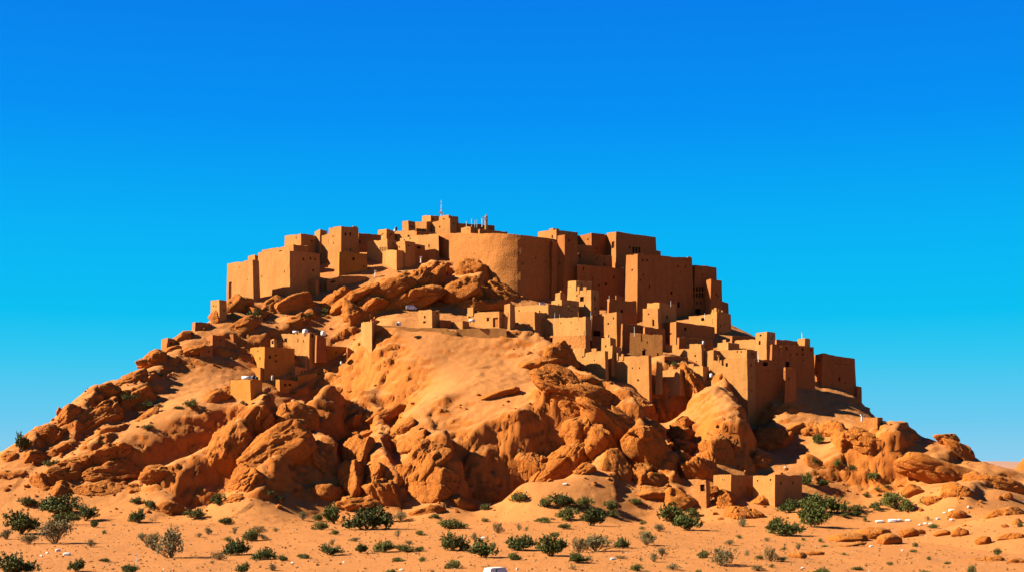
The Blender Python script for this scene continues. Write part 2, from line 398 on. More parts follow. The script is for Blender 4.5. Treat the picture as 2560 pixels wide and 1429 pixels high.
# ================= rocks =================
_ico={}
def ico(n):
    if n not in _ico:
        bm=bmesh.new(); bmesh.ops.create_icosphere(bm,subdivisions=n,radius=1)
        v=np.array([p.co[:] for p in bm.verts]); f=[[q.index for q in p.verts] for p in bm.faces]; bm.free(); _ico[n]=(v,f)
    return _ico[n]
RK=[]; SC=1.22; EMB=.30
def rock(px,py,a,b,ang=0,d=None,p=2.6,yaw=0,push=0,rough=1.0,label='',name='sandstone_outcrop',cat='rock',n=None,Y=None,group=None,cell=1.0,mat='rock',bump=True,fac=.9,emb=None,sc=None):
    RK.append(dict(px=px,py=py,a=a,b=b,ang=ang,d=d,p=p,yaw=yaw,push=push,rough=rough,label=label,name=name,cat=cat,n=n,Y=Y,group=group,cell=cell,mat=mat,bump=bump,fac=fac,emb=emb,sc=sc,seed=(len(RK)+1)*13+5))
def facet(u,s,k=14):
    """radius of a blunt many-sided block in each direction"""
    rs=np.random.RandomState(s); nn=rs.normal(size=(k,3)); nn/=np.linalg.norm(nn,axis=1)[:,None]
    dd=rs.uniform(.60,1.0,k); r=np.full(len(u),1.25); acc=np.exp(-r*24)
    for i in range(k):
        c=u@nn[i]; rr=np.where(c>.15,dd[i]/np.maximum(c,.15),9); acc=acc+np.exp(-np.minimum(rr,4)*24)
    return -np.log(acc)/24
def make_rock(r):
    s=r['seed'];A,B,D=r['A'],r['B'],r['D'];cell=r['cell'];rough=r['rough']
    n=r['n'] or (6 if r['a']*r['b']>1300 else (5 if r['a']*r['b']>240 else 4))
    v,f=ico(n)
    q=v/((np.abs(v)**r['p']).sum(1)**(1/r['p']))[:,None]
    q2=v*facet(v,s)[:,None]*1.12
    q=q*(1-r['fac'])+q2*r['fac']
    L=q*np.array([A,D,B])
    sz=(A+B)/2; base=L+s*7.31
    wp=np.stack([fbm(base/(sz*.9),3,s+i) for i in (1,2,3)],-1)*sz*.30
    h=base+wp
    c1=max(2.6,sz*.75)*cell**.6
    f1,f2,cid=worley(h/np.array([c1*2.8,c1*1.1,c1*.62]),s)
    g1=(cid-.5)*sstep(.0,.16,f2-f1)-.30*(1-sstep(0,.07,f2-f1))
    c2=c1*.34
    f1,f2,cid2=worley(h/np.array([c2*2.6,c2*1.2,c2*.8]),s+50)
    g2=(cid2-.5)*sstep(.0,.2,f2-f1)-.25*(1-sstep(0,.09,f2-f1))
    msk=sstep(-.25,.25,fbm(base/(sz*.8),2,s+21))
    big=fbm(base/(sz*1.0),3,s+7); fi=fbm(base/1.5,4,s+9); rg=fbm(base/np.array([5.5,2.5,2.2]),4,s+11,.5,True)
    disp=rough*(sz*.10*big+min(sz*.22,3.2)*g1*(.4+.6*msk)+min(sz*.13,1.1)*g2*msk+.12*fi+.28*rg*min(1,sz/4))
    nv=q/np.linalg.norm(q,axis=1)[:,None]
    nv=nv/np.array([A,D,B])*min(A,B,D); nv/=np.linalg.norm(nv,axis=1)[:,None]
    L=L+nv*disp[:,None]
    t=R(r['ang']); c,s_=math.cos(t),math.sin(t)
    L=np.stack([L[:,0]*c-L[:,2]*s_,L[:,1],L[:,0]*s_+L[:,2]*c],-1)
    t=R(r['yaw']); c,s_=math.cos(t),math.sin(t)
    L=np.stack([L[:,0]*c-L[:,1]*s_,L[:,0]*s_+L[:,1]*c,L[:,2]],-1)
    ctr=r['ctr']
    o=mesh_obj(r['name'],L+np.array(ctr),f,M[r['mat']],None,True,origin=ctr)
    tag(o,r['label'],r['cat'],r['group']); return o
OC='sandstone_outcrop'; BO='boulder'
# --- rock band under the fortress and the round bastion ---
rock(900,752,60,17,28,label='long broken rock band climbing the slope below the orange block',cell=.6)
rock(965,738,50,24,25,label='cracked ledges in the middle of the upper rock band',cell=.5)
rock(1043,722,50,34,48,d=34,p=6,yaw=38,fac=.45,emb=.3,sc=1.1,label='dark sided bulge at the top end of the upper rock band',cell=.7)
rock(1085,712,34,16,60,label='steep dark rock edge right of the upper rock band',p=3)
rock(1000,770,75,22,20,label='lower ledge of the upper rock band above the white van',cell=.6)
rock(883,795,26,38,10,label='upright split rock at the lower left of the upper rock band')
rock(830,760,55,16,25,label='low rock ledge just under the annexes of the fortress',cell=.6)
rock(1110,678,20,15,-30,label='loose boulder on the sandy crown left of the round bastion',name=BO)
rock(1095,705,12,14,0,label='small round boulder hanging below the sandy crown',name=BO)
rock(1180,685,28,24,-30,label='pointed crag against the foot of the round bastion',cell=.7)
rock(1160,735,38,30,20,label='knobbly pyramid of rock below the pointed crag',cell=.5)
rock(1200,745,30,22,-10,label='rocky saddle between the crags under the round bastion',cell=.5)
rock(1245,735,36,24,-15,label='rightmost cracked crag in the shadow of the round bastion',cell=.55)
rock(1175,765,62,12,4,label='flat shelf of rock under the knobbly pyramid')
rock(1095,755,22,15,0,label='boulder beside the dark gap under the sandy crown',name=BO)
rock(1240,765,18,8,0,label='small flat rock just above the terrace roofs',name=BO)
rock(738,775,52,34,22,d=14,p=8,yaw=31,fac=.18,emb=-.2,sc=1.0,label='dark cliff block under the sharp corner of the huge square block')
rock(688,775,34,26,35,label='pale leaning rock under the sunlit face of the huge square block')
rock(612,778,24,34,5,p=8,yaw=31,d=13,fac=.18,sc=1.0,emb=-.2,label='upright rock with a dark right side under the leftmost tower')
rock(585,775,26,30,0,label='rounded rock under the arched niche of the leftmost tower')
rock(640,790,24,22,0,label='smooth pale rock footing between the two left fortress blocks',bump=False)
rock(545,805,12,26,5,label='dark narrow rock below the ruined tower')
rock(770,795,22,14,10,label='small rock with shrubs below the fortress cliff',name=BO)
rock(600,825,44,14,30,cell=.6,label='broken ledge on the slope right of the square slope ruin')
rock(735,812,18,20,0,label='left one of two dark boulders above the upper hamlet',name=BO)
rock(762,808,14,18,10,label='right one of two dark boulders above the upper hamlet',name=BO)
# --- left skyline ---
rock(455,850,46,16,38,sc=.98,label='jagged rocks on the skyline between the stub wall and the broken cube',cell=.6)
rock(425,880,24,14,20,sc=.98,label='low rock under the broken masonry cube')
rock(480,880,36,16,20,sc=.98,label='dark ledge below the jagged skyline rocks',cell=.7)
rock(382,905,38,20,15,p=2.4,sc=.98,label='big banded boulder perched on the left skyline',name=BO,cell=.8)
rock(352,905,14,10,0,sc=.98,label='small round boulder left of the banded skyline boulder',name=BO)
rock(318,960,52,24,30,sc=.98,label='craggy ridge below the banded skyline boulder',cell=.6)
rock(255,985,36,26,20,sc=.98,label='rounded head of rock standing on the left skyline',cell=.7)
rock(300,1000,44,22,15,sc=.98,label='blocky rocks behind the rounded skyline head',cell=.6)
rock(225,1005,16,12,0,sc=.98,label='small banded boulder on top of the rounded head',name=BO)
rock(345,1003,46,26,32,p=8,yaw=31,fac=.1,d=13,sc=.98,emb=-.2,label='tilted slab with a dark right side above the long ledge')
rock(245,1050,64,40,30,p=6,yaw=32,fac=.45,sc=.98,cell=.7,label='big cliff with dark hollows in the middle of the left ridge')
rock(175,1055,48,36,35,cell=.7,sc=.98,label='sunlit cliff on the left ridge above the skyline bush')
rock(151,1030,9,13,5,sc=.98,label='small upright knob on the left skyline',name=BO)
rock(110,1090,48,28,30,sc=.98,label='lowest sloping cliff of the left ridge',cell=.8)
rock(140,1135,40,22,25,sc=.98,label='dark boulder mass under the lowest sloping cliff')
rock(85,1145,28,24,0,sc=.98,label='rock with a dark right face near the left frame edge')
rock(25,1145,30,26,0,p=3,sc=.98,label='blocky rock cut by the left frame edge')
rock(20,1190,36,16,10,sc=.98,label='low boulder under the blocky rock at the left frame edge',name=BO)
rock(370,1045,30,18,35,sc=.98,label='small dark sided rock on the sandy slope below the tilted slab')
rock(270,1090,62,17,28,sc=.98,label='narrow dark ledge across the sandy left slope')
rock(225,1110,26,16,20,sc=.98,label='broken lower end of the narrow dark ledge')
rock(195,1155,60,22,15,sc=.98,label='rocks in shade where the long ledge begins',cell=.7)
# --- long dark ledge ---
rock(280,1145,46,32,15,cell=.7,label='split pale rocks at the lower end of the long dark ledge')
rock(150,1195,40,34,10,p=2.8,label='dark fronted boulder near the left plain',name=BO)
rock(110,1215,30,30,0,p=3,label='dark boulder beside the green bushes at the left plain',name=BO)
rock(165,1225,36,20,-10,label='low cracked boulder touching the left plain',name=BO)
rock(280,1185,60,22,5,label='shaded boulders under the split pale rocks',cell=.6)
rock(240,1235,62,24,0,cell=.45,label='sunlit heap of cracked rocks at the edge of the left plain')
rock(345,1225,26,20,0,label='round boulder right of the sunlit heap of rocks',name=BO)
rock(400,1195,34,24,20,label='rock knot above the round hill foot boulder',cell=.6)
rock(425,1282,40,20,0,d=34,label='big brown boulder lying on the plain in front of the dark cliff face',name=BO)
rock(545,1000,34,16,30,label='small broken ledge in the sand left of the ochre block',bump=False)
rock(575,985,30,18,25,p=3,label='dark sided step left of the ochre block base',bump=False)
# --- centre left gullies ---
rock(640,1060,48,46,60,p=2.8,cell=.6,bump=False,label='rugged cliff left of the hollow below the ochre block')
rock(585,1150,62,44,75,cell=.55,label='knobbly sunlit buttress at the right end of the long ledge')
rock(690,1135,62,52,35,p=3,d=60,yaw=-25,label='large flat sunlit rock face left of the dark gully',cell=.9,rough=.8)
rock(620,1210,42,40,20,cell=.55,label='broken lower buttress above the sand cone')
rock(725,1060,42,42,-40,p=2.8,cell=.7,label='crag with a lit nose in the middle of the hollow',bump=False)
rock(735,1120,48,20,-45,p=2.6,label='thin lit ridge running down into the dark gully')
rock(790,1150,70,20,-55,p=2.6,label='steep rib on the left of the dark gully')
rock(590,1250,30,14,10,label='flat rocks on the left flank of the sand cone',name=BO)
rock(815,1237,30,22,-20,p=3,label='sunlit block on the right flank of the sand cone',name=BO)
# --- pillars at the centre foot ---
rock(905,1130,56,44,15,p=2.9,d=44,label='leaning cap rock of the centre pillar',cell=.8)
rock(900,1175,52,44,80,p=3,d=44,cell=.7,label='upper shaft of the centre pillar of sandstone')
rock(885,1215,42,34,85,p=3,d=40,cell=.7,label='lower left shaft of the centre pillar',push=-3)
rock(935,1200,30,22,65,p=3,label='side column of the centre pillar',push=-3)
rock(965,1240,40,34,-60,p=2.8,push=-3,label='leaning wedge at the right foot of the centre pillar')
rock(905,1260,50,18,10,push=-4,label='low boulders behind the largest green bush',name=BO)
rock(872,1262,22,16,0,push=-5,label='small boulder left of the largest green bush',name=BO)
rock(890,1060,40,26,20,label='rock shelf above the centre pillar',cell=.6)
rock(950,1045,44,16,22,label='smooth sausage shaped rock beside the gully head',p=2.4)
rock(1000,1085,48,20,25,cell=.5,label='tumbled rocks at the head of the second gully')
rock(975,1120,40,16,-15,cell=.5,label='stack of small flat rocks in the second gully')
rock(1030,1120,40,30,30,cell=.6,label='crag on the right bank of the second gully')
rock(1060,1175,60,42,60,p=2.8,cell=.7,d=44,label='tall sunlit crag right of the second gully')
rock(1030,1205,40,40,50,label='broken base of the tall sunlit crag',cell=.6)
rock(1090,1240,66,44,-25,p=2.9,d=52,cell=.8,label='broad wedge of rock with a long dark right slope',push=-2)
rock(1150,1265,30,20,0,push=-3,label='cracked rock at the tip of the broad wedge',name=BO)
rock(1075,1278,34,12,0,push=-4,label='low sandy boulder at the foot of the broad wedge',name=BO)
rock(1205,1235,34,26,-10,cell=.6,label='pair of lit boulders in front of the great dark cliff',name=BO)
rock(1175,1265,20,12,0,label='small rock beside the lit pair of boulders',name=BO)
# --- great dark cliff and ribs ---
rock(1225,990,44,10,15,label='flat stone lying on the dome',p=2.4)
rock(1330,1180,40,34,80,p=2.8,d=34,push=-2,label='standing rock leaning on the great dark cliff')
rock(1405,1168,74,32,38,p=3.2,d=34,push=-6,yaw=28,fac=.18,bump=False,label='huge tilted loaf of rock with a lit upper edge')
rock(1460,1180,24,18,30,push=-5,label='small boulder below the tilted loaf',name=BO)
rock(1455,1110,34,54,10,d=30,p=6,yaw=36,fac=.18,bump=False,label='dark crag above the tilted loaf')
rock(1500,1110,74,30,-55,d=44,p=2.8,push=-2,label='long lit rib descending to the sand, left one of two')
rock(1540,1185,50,26,-70,d=36,p=2.8,push=-4,label='lower end of the left lit rib')
rock(1555,1100,100,34,-52,d=44,p=2.8,label='long lit rib descending to the sand, right one of two')
rock(1600,1200,36,24,-70,p=2.8,push=-4,label='foot of the right lit rib')
rock(1640,1160,90,34,-50,p=6,yaw=34,fac=.18,d=34,emb=.4,label='dark rib behind the right lit rib')
rock(1335,915,48,14,8,cell=.6,label='band of broken rock below the terrace tower',bump=False)
rock(1400,960,52,26,-20,cell=.7,label='shoulder of rock right of the dome top')
rock(1450,960,46,22,-15,cell=.6,label='crag below the orange rammed footing')
rock(1400,890,34,34,-40,p=2.8,yaw=30,label='dark slope rock beside the long pale house')
rock(1470,1000,66,26,-22,cell=.7,label='lit crag under the leftmost cliff house')
rock(1430,1020,40,24,-30,label='notched rock in the shadow of the dome shoulder')
rock(1480,865,16,14,30,label='rough boulder at the corner of the orange footing',name=BO)
rock(1430,905,18,26,0,label='orange pillar of rock beside the low orange wall')
rock(1600,1030,40,24,-30,label='lit rocks at the foot of the half shadowed cliff house',cell=.7)
rock(1640,1040,26,36,10,label='rounded lit boulder under the half shadowed cliff house',name=BO,p=2.8)
rock(1560,1050,40,20,-30,label='dark rock left of the lit rounded boulder',bump=False)
rock(1620,1090,34,26,-20,label='small lit peak in the shade below the village cliff')
rock(1700,1100,30,46,10,p=2.8,bump=False,label='dark pillar in the shade below the village cliff')
rock(1720,1140,36,32,0,p=3,label='half lit boulder in the dark gully, top flat',name=BO)
rock(1740,985,52,28,-70,push=1,label='lit crest of the buttress under the right village',cell=.8,bump=False)
rock(1785,1140,52,38,-70,p=2.8,push=0,label='lower lit knob of the buttress under the right village',bump=False)
rock(1700,1180,44,30,-50,label='dark shoulder at the foot of the village gully')
rock(1640,1215,36,20,-30,label='tan boulder at the top of the hill foot rubble',name=BO)
rock(1640,1240,44,20,-10,push=-2,label='smooth flat boulders beside the hill foot rubble',name=BO)
rock(1690,1255,36,22,-15,push=-3,cell=.6,label='cracked boulder at the right end of the rubble',name=BO)
rock(1745,1190,40,34,-55,push=-2,label='lit rock behind the small gate tower',p=2.8)
rock(1760,1240,26,18,20,push=-4,label='boulder at the foot of the small gate tower',name=BO)
rock(1812,1256,34,36,-30,push=-6,p=2.9,sc=.92,label='rounded rock in front of the lone foothill house',name=BO)
rock(1868,1292,60,28,-12,push=-8,d=44,p=2.9,sc=.92,label='large cracked boulder in front of the lone foothill house',name=BO)
rock(1905,1255,22,12,0,push=-4,label='small boulder right of the large cracked boulder',name=BO)
# --- right ridge ---
rock(1925,1120,50,36,-20,d=44,p=2.6,push=-2,cell=.7,label='big round boulder half in shade at the left of the right ridge')
rock(1895,1160,34,28,0,d=30,label='dark lower side of the big round half shaded boulder')
rock(1975,1085,44,20,20,cell=.6,sc=1.0,bump=False,label='lit jagged rocks behind the big round boulder')
rock(2030,1078,48,22,-10,cell=.6,sc=1.0,bump=False,label='crest rocks at the start of the right ridge')
rock(2085,1085,40,26,-25,cell=.7,sc=1.0,bump=False,label='rocks over the dark hollow with a bush')
rock(2105,1110,22,34,0,p=3,label='upright cube of rock right of the dark hollow')
rock(2165,1108,60,34,-20,p=2.8,sc=1.0,bump=False,label='rounded rock mass below the lone ridge hut',cell=1.1)
rock(2365,1095,26,14,5,p=2.4,bump=False,sc=1.0,label='round boulder perched on the right ridge skyline',name=BO)
rock(2402,1130,44,16,-35,sc=1.0,bump=False,label='dark skyline rocks right of the perched boulder',cell=.6)
rock(2390,1235,24,28,0,push=-4,label='dark sided boulder at the foot of the longest whaleback',name=BO)
rock(2330,1250,24,12,0,push=-4,label='low dark boulder left of the dark sided boulder',name=BO)
rock(2290,1235,26,14,-10,push=-4,label='dark rock beside the bushes under the right ridge',name=BO)
rock(2050,1165,50,12,-30,label='scattered rocks on the slope under the dark hollow',cell=.5)
rock(2520,1290,36,18,0,cell=.6,label='rocky knob in the slope near the right frame edge')
rock(2545,1310,14,10,0,label='small stone outcrop cut by the right frame edge')
# --- boulders on the plain at the right ---
rock(1005,715,34,16,30,cell=.6,label='blocky knuckle of rock high in the upper rock band')
rock(930,762,30,15,20,cell=.6,label='square edged block low in the upper rock band')
rock(1020,745,30,22,35,cell=.6,label='split block under the dark sided bulge')
rock(870,772,26,12,25,cell=.6,label='thin ledge at the lower left of the upper rock band')
rock(985,765,26,12,10,cell=.6,label='loose slab above the white van')

rock(2375,1192,135,38,-20,p=3,d=50,fac=.35,sc=1.0,rough=.6,cell=1.4,bump=False,label='longest orange whaleback near the end of the right ridge')
rock(2480,1212,72,26,-12,p=3,d=40,fac=.35,sc=1.0,rough=.6,cell=1.4,bump=False,label='low whaleback end of the right ridge near the frame edge')
rock(2535,1345,30,10,5,cell=.6,sc=1.0,bump=False,label='broken ledge in the bank at the right frame edge')
rock(2470,1400,44,7,6,cell=.6,sc=1.0,bump=False,label='low crust of rock in the bottom right bank')
rock(2545,1405,24,9,0,cell=.6,sc=1.0,bump=False,label='rough stone in the bottom right corner')
rock(2090,1365,56,7,8,cell=.6,sc=1.0,bump=False,label='long crust of rock under the row of tan boulders')
def brock(px,py,a,b,label,**k):
    rock(px,py,a,b,0,name='boulder',label=label,n=5,p=2.2,d=a*.8,Y=hit(px,py+b*.6),rough=.5,bump=False,fac=.45,**k)
brock(2180,1335,38,17,'long low tan boulder, largest of the row on the right plain')
brock(2120,1345,44,12,'sandy boulder at the left end of the row on the right plain')
brock(2220,1350,24,15,'tan boulder with a dark right side in front of the row')
brock(2272,1333,20,14,'round tan boulder in the middle of the right plain')
brock(2300,1330,12,8,'small boulder touching the round tan boulder')
brock(2398,1332,17,11,'oval boulder standing alone below the white blocks')
brock(2458,1352,17,12,'smooth egg shaped boulder furthest right on the plain')
brock(2355,1333,15,8,'small pointed boulder left of the oval boulder')
brock(2392,1288,18,11,'round boulder beside the group of white blocks')
brock(1995,1388,18,9,'low pointed rock at the left of the sandy rise')
brock(2035,1382,20,6,'flat stone in the sand beside the low pointed rock')
brock(2520,1240,10,8,'small dark stone on the upper right slope')
brock(2500,1245,7,6,'tiny dark stone on the upper right slope')
# settle every rock on the slope, then heap sand round its foot
for r in RK:
    Y=r['Y'] if r['Y'] else hit(r['px'],r['py'])
    m=m_px(Y)*(r['sc'] or SC); A=r['a']*m;B=r['b']*m;D=(r['d']*m if r['d'] else (A+B)*.45)
    Y=Y+r['push']*.6+(EMB if r['emb'] is None else r['emb'])*D
    r.update(A=A,B=B,D=D,ctr=at(r['px'],r['py'],Y))
bumpz=np.zeros(xs.shape)
for r in RK:
    if not r['bump']: continue
    c=r['ctr']; t=R(r['ang']); ex=math.hypot(r['A']*math.cos(t),r['B']*math.sin(t))*1.25+1.5; ez=math.hypot(r['A']*math.sin(t),r['B']*math.cos(t))
    sel=(np.abs(xs-c.x)<ex*2.2)&(np.abs(ys-c.y)<r['D']*3+8)
    X_=xs[sel];Y_=ys[sel]
    lean=(X_-c.x)*math.tan(max(-1.0,min(1.0,t)))*.6 if abs(r['ang'])<60 else 0
    g=np.exp(-np.maximum(0,(np.abs(X_-c.x)/ex))**2.2-(np.abs(Y_-c.y-2)/(r['D']*1.3+2.5))**2.2)
    bumpz[sel]=np.maximum(bumpz[sel],g*min(ez*.34,3.4))
ZG=(ZG.ravel()+bumpz).reshape(XX.shape)
nx,ny=XX.shape
idx=np.arange(nx*ny).reshape(nx,ny)
fa=np.stack([idx[:-1,:-1],idx[1:,:-1],idx[1:,1:],idx[:-1,1:]],-1).reshape(-1,4)
# steep ground is bare rock: push it in and out along its own normal
zz=ZG; gxm=np.gradient(zz,gx,axis=0); gym=np.gradient(zz,gy,axis=1)
nrm=np.stack([-gxm,-gym,np.ones_like(zz)],-1); nrm/=np.linalg.norm(nrm,axis=-1,keepdims=True)
P0=np.stack([XX,YY,zz],-1).reshape(-1,3); nn=nrm.reshape(-1,3)
ok=(np.abs(xs)<290)&(ys>380)&(ys<620)
q=P0[ok]; steep=1-sstep(.58,.80,nn[ok,2]); steep=np.maximum(steep,.22*sstep(.1,.4,fbm(q/11,3,501)))
wpq=np.stack([fbm(q/7,3,511+i) for i in range(3)],-1)*2.6
hh=q+wpq
f1,f2,cid=worley(hh/np.array([11,4.4,3.6]),521); D1=2.1*((cid-.5)*sstep(0,.16,f2-f1)-.35*(1-sstep(0,.07,f2-f1)))
f1,f2,cid=worley(hh/np.array([3.4,1.7,1.3]),541); D2=.75*((cid-.5)*sstep(0,.2,f2-f1)-.3*(1-sstep(0,.09,f2-f1)))
D3=.5*fbm(q/np.array([2.2,2.2,4]),4,551,.55,True)+.2*fbm(q/1.2,3,561)
P0[ok]+=nn[ok]*(steep*(D1+D2+D3))[:,None]
me=bpy.data.meshes.new('ground')
me.vertices.add(nx*ny); me.vertices.foreach_set('co',P0.ravel())
me.loops.add(len(fa)*4); me.loops.foreach_set('vertex_index',fa.ravel().astype(np.int32))
me.polygons.add(len(fa)); me.polygons.foreach_set('loop_start',np.arange(0,len(fa)*4,4,dtype=np.int32)); me.polygons.foreach_set('loop_total',np.full(len(fa),4,dtype=np.int32))
me.polygons.foreach_set('use_smooth',np.ones(len(fa),dtype=bool))
me.update(); me.validate(); me.materials.append(M['terrain'])
go=bpy.data.objects.new('ground',me); col.objects.link(go); tag(go,'sandy orange hillside running down into the flat desert ground','ground',kind='structure')
# ---------- mud-brick buildings ----------
def wob(p,amp,s=3):
    q=p/7.0
    o=np.stack([vnoise(q,s),vnoise(q,s+5),vnoise(q,s+9)],-1)*amp
    q=p/2.1
    o+=np.stack([vnoise(q,s+20),vnoise(q,s+25),vnoise(q,s+29)],-1)*amp*.35
    return o
def lines(L,ed,step):
    s=[0.0,L]
    for a in ed:
        if 0.03<a<L-.03: s.append(a)
    s=sorted(set(round(a,3) for a in s)); o=[]
    for a,b in zip(s[:-1],s[1:]):
        if b-a<1e-3: continue
        n=max(1,int(math.ceil((b-a)/step)))
        o+=[a+(b-a)*k/n for k in range(n)]
    return np.array(o+[s[-1]])
WALLSTEP=1.15
def wall_faces(A,B,zb,za,zc,wins,batter,cen,Hh,step):
    """vertical face from A to B, base zb, top za at A and zc at B; wins=(u0,u1,z0,z1)"""
    A=np.array(A);B=np.array(B);L=np.linalg.norm(B-A);t=(B-A)/L
    eu=[];ez=[]
    for (a,b,c,d) in wins: eu+=[a,b];ez+=[c,d]
    us=lines(L,eu,step)
    zm=max(za,zc)
    zs=lines(zm-zb,[e-zb for e in ez],step)+zb
    V=[];Fc=[];nu=len(us);nz=len(zs)
    for u in us:
        zt=za+(zc-za)*u/L
        for z in zs:
            k=(z-zb)/(zm-zb)
            zz=z
            if zt<zm:
                lo=zm-(zm-zt)-3.0
                if z>lo: zz=lo+(z-lo)*(zt-lo)/(zm-lo)
            V.append((A[0]+t[0]*u,A[1]+t[1]*u,zz))
    def inside(u,z):
        return any(a-1e-3<u<b+1e-3 and c-1e-3<z<d+1e-3 for (a,b,c,d) in wins)
    for i in range(nu-1):
        for j in range(nz-1):
            if inside((us[i]+us[i+1])/2,(zs[j]+zs[j+1])/2): continue
            Fc.append([i*nz+j,(i+1)*nz+j,(i+1)*nz+j+1,i*nz+j+1])
    return V,Fc
def building(name,label,cat,front,tops,zb,mat='mud',wins=(),back=None,depth=14,batter=.03,amp=.14,group=None,step=WALLSTEP,roof=True,par=.7,posts=(),wname='window',recess=.55,tops_back=None,arch=()):
    """front = visible wall line left to right [(x,y)...]; tops = top height at each; wins in photo pixels"""
    n=len(front); front=[np.array(p,float) for p in front]
    if back is None:
        a=front[0];b=front[-1]; back=[b+np.array([0,depth]),a+np.array([0,depth])]
    plan=front+[np.array(p,float) for p in back]; nb=len(back)
    tb=list(tops)+(tops_back or [tops[-1]]+[tops[0]]*(nb-1))
    cen=sum(plan)/len(plan); Ht=max(tb)
    org=Vector((front[n//2][0],front[n//2][1],zb))
    root=empty(name,org,label,cat,group)
    # place the openings on the wall line they fall on
    fw=[[] for _ in plan]; ww=[]
    for wdw in wins:
        px,py,w_,h_=wdw[:4]; kx=(px-1280)/F
        for k in range(n-1):
            A,B=front[k],front[k+1]; d=B-A; den=d[0]-kx*d[1]
            if abs(den)<1e-9: continue
            t=(kx*A[1]-A[0])/den
            if 0<=t<=1:
                Y=A[1]+t*d[1]; L=np.linalg.norm(d); z=CAMZ-(py-HZ)*Y/F
                hw=w_*Y/F/2/max(.18,abs(d[0])/L); hh=h_*Y/F/2
                hw=min(hw,L*.4); u=min(max(t*L,hw+.25),L-hw-.25)
                zt=tops[k]+(tops[k+1]-tops[k])*t
                z=min(z,zt-hh-.5)
                r=(u-hw,u+hw,z-hh,z+hh)
                if any(r[0]<q[1]+.1 and r[1]>q[0]-.1 and r[2]<q[3]+.1 and r[3]>q[2]-.1 for q in fw[k]): break
                if z-hh<zb+.3: break
                fw[k].append(r); ww.append((k,r,wdw[4] if len(wdw)>4 else None)); break
    def warp(V):
        V=np.array(V,float)
        h=np.clip((V[:,2]-zb),0,None)
        off=cen[None]-V[:,:2]; ln=np.linalg.norm(off,axis=1)[:,None]+1e-6
        V[:,:2]+=off/ln*np.clip((h-(Ht-zb))*batter,-6,ln[:,0]*.35)[:,None]
        w=wob(V,amp); V=V+w
        rim=sstep(Ht-2.5,Ht-.4,V[:,2]); V[:,2]-=rim*(.42*np.clip(vnoise(V/1.9,8)-.05,0,1)+.10*vnoise(V/.9,9))
        return V
    V=[];Fc=[]
    m=len(plan)
    for k in range(m):
        A,B=plan[k],plan[(k+1)%m]
        vis=k<n-1
        v,f=wall_faces(A,B,zb,tb[k],tb[(k+1)%m],fw[k],batter,cen,Ht,step if vis else 4)
        b=len(V); V+=v; Fc+=[[b+i for i in q] for q in f]
    # parapet: a rim and an inner face down to the roof
    ins=[]
    for p in plan:
        d=cen-p; L=np.linalg.norm(d); ins.append(p+d/L*min(.75,L*.3))
    for k in range(m):
        A,B=plan[k],plan[(k+1)%m];IA,IB=ins[k],ins[(k+1)%m]
        L=np.linalg.norm(B-A); c=max(1,int(math.ceil(L/step))) if k<n-1 else max(1,int(math.ceil(L/4)))
        b=len(V); za,zc=tb[k],tb[(k+1)%m]
        for i in range(c+1):
            t=i/c; z=za+(zc-za)*t
            P=A+(B-A)*t; Q=IA+(IB-IA)*t
            V+=[(P[0],P[1],z),(Q[0],Q[1],z+.03),(Q[0],Q[1],z-par)]
        for i in range(c):
            o=b+3*i; Fc+=[[o,o+3,o+4,o+1],[o+1,o+4,o+5,o+2]]
    Vw=warp(V)
    wl=mesh_obj('wall',Vw,Fc,M[mat],root)
    # weld so that shading runs on
    bm=bmesh.new(); bm.from_mesh(wl.data); bmesh.ops.remove_doubles(bm,verts=bm.verts,dist=.002); bm.to_mesh(wl.data); bm.free()
    if roof:
        rv=warp([(p[0],p[1],tb[k]-par+.06) for k,p in enumerate(ins)])
        mesh_obj('roof',rv,[list(range(m))],M[mat],root)
    for (k,(a,b_,c,d),kind) in ww:
        A,B=plan[k],plan[k+1]; t=(B-A)/np.linalg.norm(B-A); nin=np.array([-t[1],t[0]])
        rc=recess if kind!='slot' else .35
        fr=[];bk=[]
        for (u,z) in ((a,c),(b_,c),(b_,d),(a,d)):
            P=A+t*u; fr.append((P[0],P[1],z)); 
        fr=warp(fr); bk=fr+np.array([nin[0]*rc,nin[1]*rc,0]); mid=fr+np.array([nin[0]*rc*.93,nin[1]*rc*.93,0])
        kn='door' if kind=='door' else wname
        vv=list(fr)+list(bk)
        o=mesh_obj(kn,vv,[[0,1,5,4],[1,2,6,5],[2,3,7,6],[3,0,4,7]],M[mat],root)
        o2=mesh_obj('opening' if kind!='lit' else 'niche_back',list(bk),[[0,1,2,3]],M['hole_shade'] if kind!='lit' else M['mud2'],o)  # panel backs the recess; the dark one paints the unlit inside
        if b_-a>1.0 and kind is None:   # a timber lintel shows over the larger windows
            ctr=(fr[2]+fr[3])/2-np.array([nin[0]*.02,nin[1]*.02,-.06]); mb=MB(); mb.box(ctr,(b_-a+.4,.12,.16),math.atan2(t[1],t[0])); mb.build('lintel',M['wood'],o)
    return root,plan,tb,cen
def corner(xl,xm,xr,Y,a=35):
    a=R(a);sa,ca=math.sin(a),math.cos(a); X0=(xm-1280)*Y/F; kl=(xl-1280)/F; kr=(xr-1280)/F
    L=(X0-kl*Y)/(sa+kl*ca); Rr=(kr*Y-X0)/(ca-kr*sa)
    L=max(L,1.0);Rr=max(Rr,1.0)
    M_=np.array([X0,Y]); l=M_+L*np.array([-sa,ca]); r=M_+Rr*np.array([ca,sa]); b=l+Rr*np.array([ca,sa])
    return [l,M_,r],[b]
def ztop(py,Y): return CAMZ-(py-HZ)*Y/F
BASE={}
